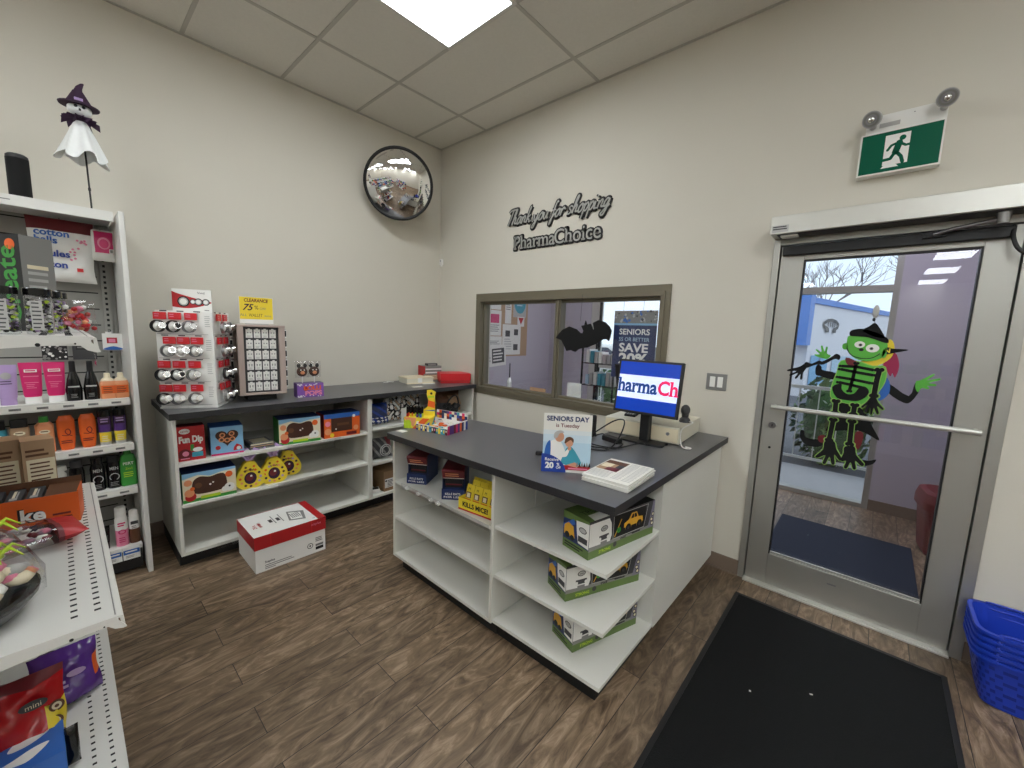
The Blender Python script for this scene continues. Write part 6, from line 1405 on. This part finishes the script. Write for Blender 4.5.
for k, m_, nm in (('GHANDL', 'skin_green', 'green_hand'), ('GHANDR', 'skin_green', 'green_hand'), ('BOOTL', 'felt_black', 'boot'), ('BOOTR', 'felt_black', 'boot'), ('BLUE', 'blue', 'blue_patch'), ('HAIR', 'dark_magenta', 'hair')): layer([k], .0152, .002, m_, nm)
for k in ('RED1', 'RED2'): layer([k], .0130, .002, 'dark_red', 'red_sock')
layer(['YEL'], .0130, .002, 'yellow', 'collar'); layer(['TIP'], .0108, .002, 'felt_black', 'hat_tip')
layer(['BODY'], .0106, .0025, 'skin_green', 'green_body', .001)
layer(['BODY'], .0112, .002, 'lime_edge', 'body_outline', .005)
for k in ('LEGL', 'LEGL2', 'LEGR', 'LEGR2', 'ARMR'): limb3([k], .0100, .002, .029, 'lime_edge', 'limb_outline'); limb3([k], .0076, .002, .022, 'felt_black', 'limb_bone')
for k in ('FOOTL', 'FOOTR', 'HANDR'): layer([k], .0100, .002, 'lime_edge', 'foot_outline' if k[0] == 'F' else 'hand_outline', .004); layer([k], .0076, .002, 'felt_black', 'skeleton_foot' if k[0] == 'F' else 'skeleton_hand')
layer(['ARML'], -.0012, .002, 'felt_black', 'skeleton_arm'); layer(['HANDL'], -.0014, .002, 'felt_black', 'skeleton_hand')
layer(['PELV'], .0078, .002, 'felt_black', 'pelvis'); limb3(['SPINE', 'RIB1', 'RIB2', 'RIB3', 'CLAV'], .0078, .0022, .015, 'felt_black', 'ribs', 1.1)
layer(['SCARF'], .0076, .002, 'dark_red', 'scarf')
hd = layer(['EARL', 'EARR', 'HEAD'], .0052, .003, 'skin_green', 'head')
layer(['BRIM', 'CONE'], .0020, .002, 'felt_black', 'hat')
b = MB(); b.fr = lambda u, v, d: (u, .0020-d, v)
for k, r, pu in (('EYE1', .022, (.003, -.002)), ('EYE2', .027, (-.004, -.002))): e = WF[k][0]; b.disc(e[0], e[1], r, 'white', .0006, r*.8); b.disc(e[0]+pu[0], e[1]+pu[1], .008, 'grey', .0012); b.disc(e[0]+pu[0], e[1]+pu[1], .005, 'black', .0016)
b.disc(WF['NOSE'][0][0], WF['NOSE'][0][1], .010, 'black', .0012, .008); b.stroke(smooth_open(WF['MOUTH'], 4), .004, 'black', .0008); b.build('face', hd)
b = MB(); c_ = WF['NSQ']; cx = sum(p[0] for p in c_)/4; cz = sum(p[1] for p in c_)/4
b.prism(c_, .0030, .0050, 'y', 'black'); b.fr = lambda u, v, d: (u, .0030-d, v); b.text('N', cx, cz-.011, .022, 'yellow', .0008, bold=.03); b.build('letter_tag', t)
b = MB(); e = WF['TAS'][0]; b.m('light_grey').ell((e[0], .004, e[1]), (.014, .006, .036), 12); b.m('black').ell((e[0]-.004, .003, e[1]-.04), (.007, .005, .01), 8); b.tube([(e[0]-.004, .004, e[1]-.03), (WF['TASL'][0][0], .004, WF['TASL'][0][1])], .0015, 5); b.build('tassel', t)

# ------------------------------------------------------------------ floor things by the door
b = MB().m('mat_black'); b.box(3.19, -1.75, 0, 4.075, -.215, .007); b.m('black').box(3.19, -1.75, 0, 4.075, -.215, .003)
for a in ((3.19, -1.75, 3.21, -.215), (4.055, -1.75, 4.075, -.215), (3.21, -.235, 4.055, -.215)): b.box(a[0], a[1], .003, a[2], a[3], .0085)
t = tag(b.build('door_mat'), 'large black floor mat on the shop side of the entrance door', 'mat')
tag(MB().m('paper').box(-.006, -.003, 0, .006, .003, .0015).build('paper_scrap', loc=(3.62, -.78, .0072), rz=30), 'tiny white scrap lying on the middle of the black mat', 'scrap')
tag(MB().m('paper').box(-.004, -.004, 0, .004, .004, .0015).build('paper_scrap', loc=(3.42, -.95, .0072), rz=10), 'tiny white scrap lying on the left part of the black mat', 'scrap')
C('basket_slot', 20, 44, 140, rough=.6)
def basket(lb, z):
    t = thing('shopping_basket', lb, 'basket', (4.358, -.178, z), 0, 'blue shopping baskets in the stack')
    W0, D0_, W1, D1, hh = .192, .120, .236, .150, .225
    b = MB().m('basket_blue'); n = 40
    def ring(w_, d_, z_):
        return [(w_*math.copysign(abs(math.cos(a))**.28, math.cos(a)), d_*math.copysign(abs(math.sin(a))**.28, math.sin(a)), z_) for a in [2*math.pi*(i+.5)/n for i in range(n)]]
    rr = [ring(W0-.004, D0_-.004, .0), ring(W0, D0_, .004)]+[ring(W0+(W1-W0)*q, D0_+(D1-D0_)*q, .004+(hh-.004)*q) for q in (.25, .5, .75, 1)]
    ri = [ring(W0+(W1-W0)*q-.0025, D0_+(D1-D0_)*q-.0025, .004+(hh-.004)*q) for q in (1, .5, 0)]
    al = rr+ri
    for r0, r1 in zip(al[:-1], al[1:]): b.add(r0+r1, [(i, (i+1) % n, n+(i+1) % n, n+i) for i in range(n)])
    b.add(rr[0], [tuple(range(n-1, -1, -1))]); b.add(ri[-1], [tuple(range(n))])
    rows = 7
    for j in range(rows):
        q0 = .06+.12*j; q1 = q0+.07
        for i in range(n):
            if (i+j) % 2 == 0:
                ra = ring(W0+(W1-W0)*q0+.0008, D0_+(D1-D0_)*q0+.0008, .004+(hh-.004)*q0); rb = ring(W0+(W1-W0)*q1+.0008, D0_+(D1-D0_)*q1+.0008, .004+(hh-.004)*q1)
                b.add([ra[i], ra[(i+1) % n], rb[(i+1) % n], rb[i]], [(0, 1, 2, 3)], 'basket_slot')
    b.build('basket_body', t)
    b = MB().m('basket_blue'); r0 = ring(W1+.002, D1+.002, hh-.012); r1 = ring(W1+.010, D1+.010, hh-.010); r2 = ring(W1+.010, D1+.010, hh+.002); r3 = ring(W1-.004, D1-.004, hh+.002)
    for a_, c_ in ((r0, r1), (r1, r2), (r2, r3)): b.add(a_+c_, [(i, (i+1) % n, n+(i+1) % n, n+i) for i in range(n)])
    b.build('rim', t)
    for sy in (-1, 1):
        b = MB().m('basket_blue'); b.tube(smooth_open([(-.17, sy*(D1+.006), hh-.004), (-.165, sy*(D1-.004), hh+.008), (0, sy*(D1-.006), hh+.010), (.165, sy*(D1-.004), hh+.008), (.17, sy*(D1+.006), hh-.004)]), .005, 8); b.build('handle', t)
    return t
BN = ('lowest', 'second from the floor', 'middle', 'second from the top', 'topmost')
for k in range(5): basket('blue shopping basket in the stack right of the entrance door, %s' % BN[k], .002+.0275*k)

# ------------------------------------------------------------------ the shop behind the camera (seen in the round mirror)
def far_gondola(lb, x, y, rz, L, seed):
    rd = random.Random(seed); t = thing('gondola_shelf', lb, 'shelving', (x, y, 0), rz)
    b = MB().m('white_steel'); b.box(0, -.02, 0, L, .02, 1.5); b.build('back_panel', t)
    b = MB().m('white_steel'); b.box(0, -.42, 0, L, .42, .15); b.build('base_deck', t)
    zs = (.15, .5, .82, 1.14)
    for z in zs[1:]:
        b = MB().m('white_steel'); b.box(0, -.36, z-.025, L, .36, z); b.build('shelf', t)
    g = MB()
    for z in zs:
        for s_ in (-1, 1):
            u = .03
            while u < L-.12:
                w_ = rd.uniform(.06, .14); h_ = rd.uniform(.12, .25); g.m(rd.choice(['white', 'red', 'blue', 'grey', 'navy', 'cream', 'green', 'black', 'light_grey', 'orange', 'purple']))
                g.box(u, min(s_*.33, s_*.15), z+.0005, u+w_, max(s_*.33, s_*.15), z+h_); u += w_+.01
    g.m('white'); o = g.build('shelf_goods', t, kind='stuff')
far_gondola('long white gondola seen only in the round mirror, nearest the entrance door', 5.3, -2.6, -62, 3.0, 1)
far_gondola('long white gondola seen only in the round mirror, in the middle aisle', 1.6, -5.2, 0, 3.4, 2)
far_gondola('long white gondola seen only in the round mirror, along the far wall', 1.0, -7.2, 0, 5.5, 3)
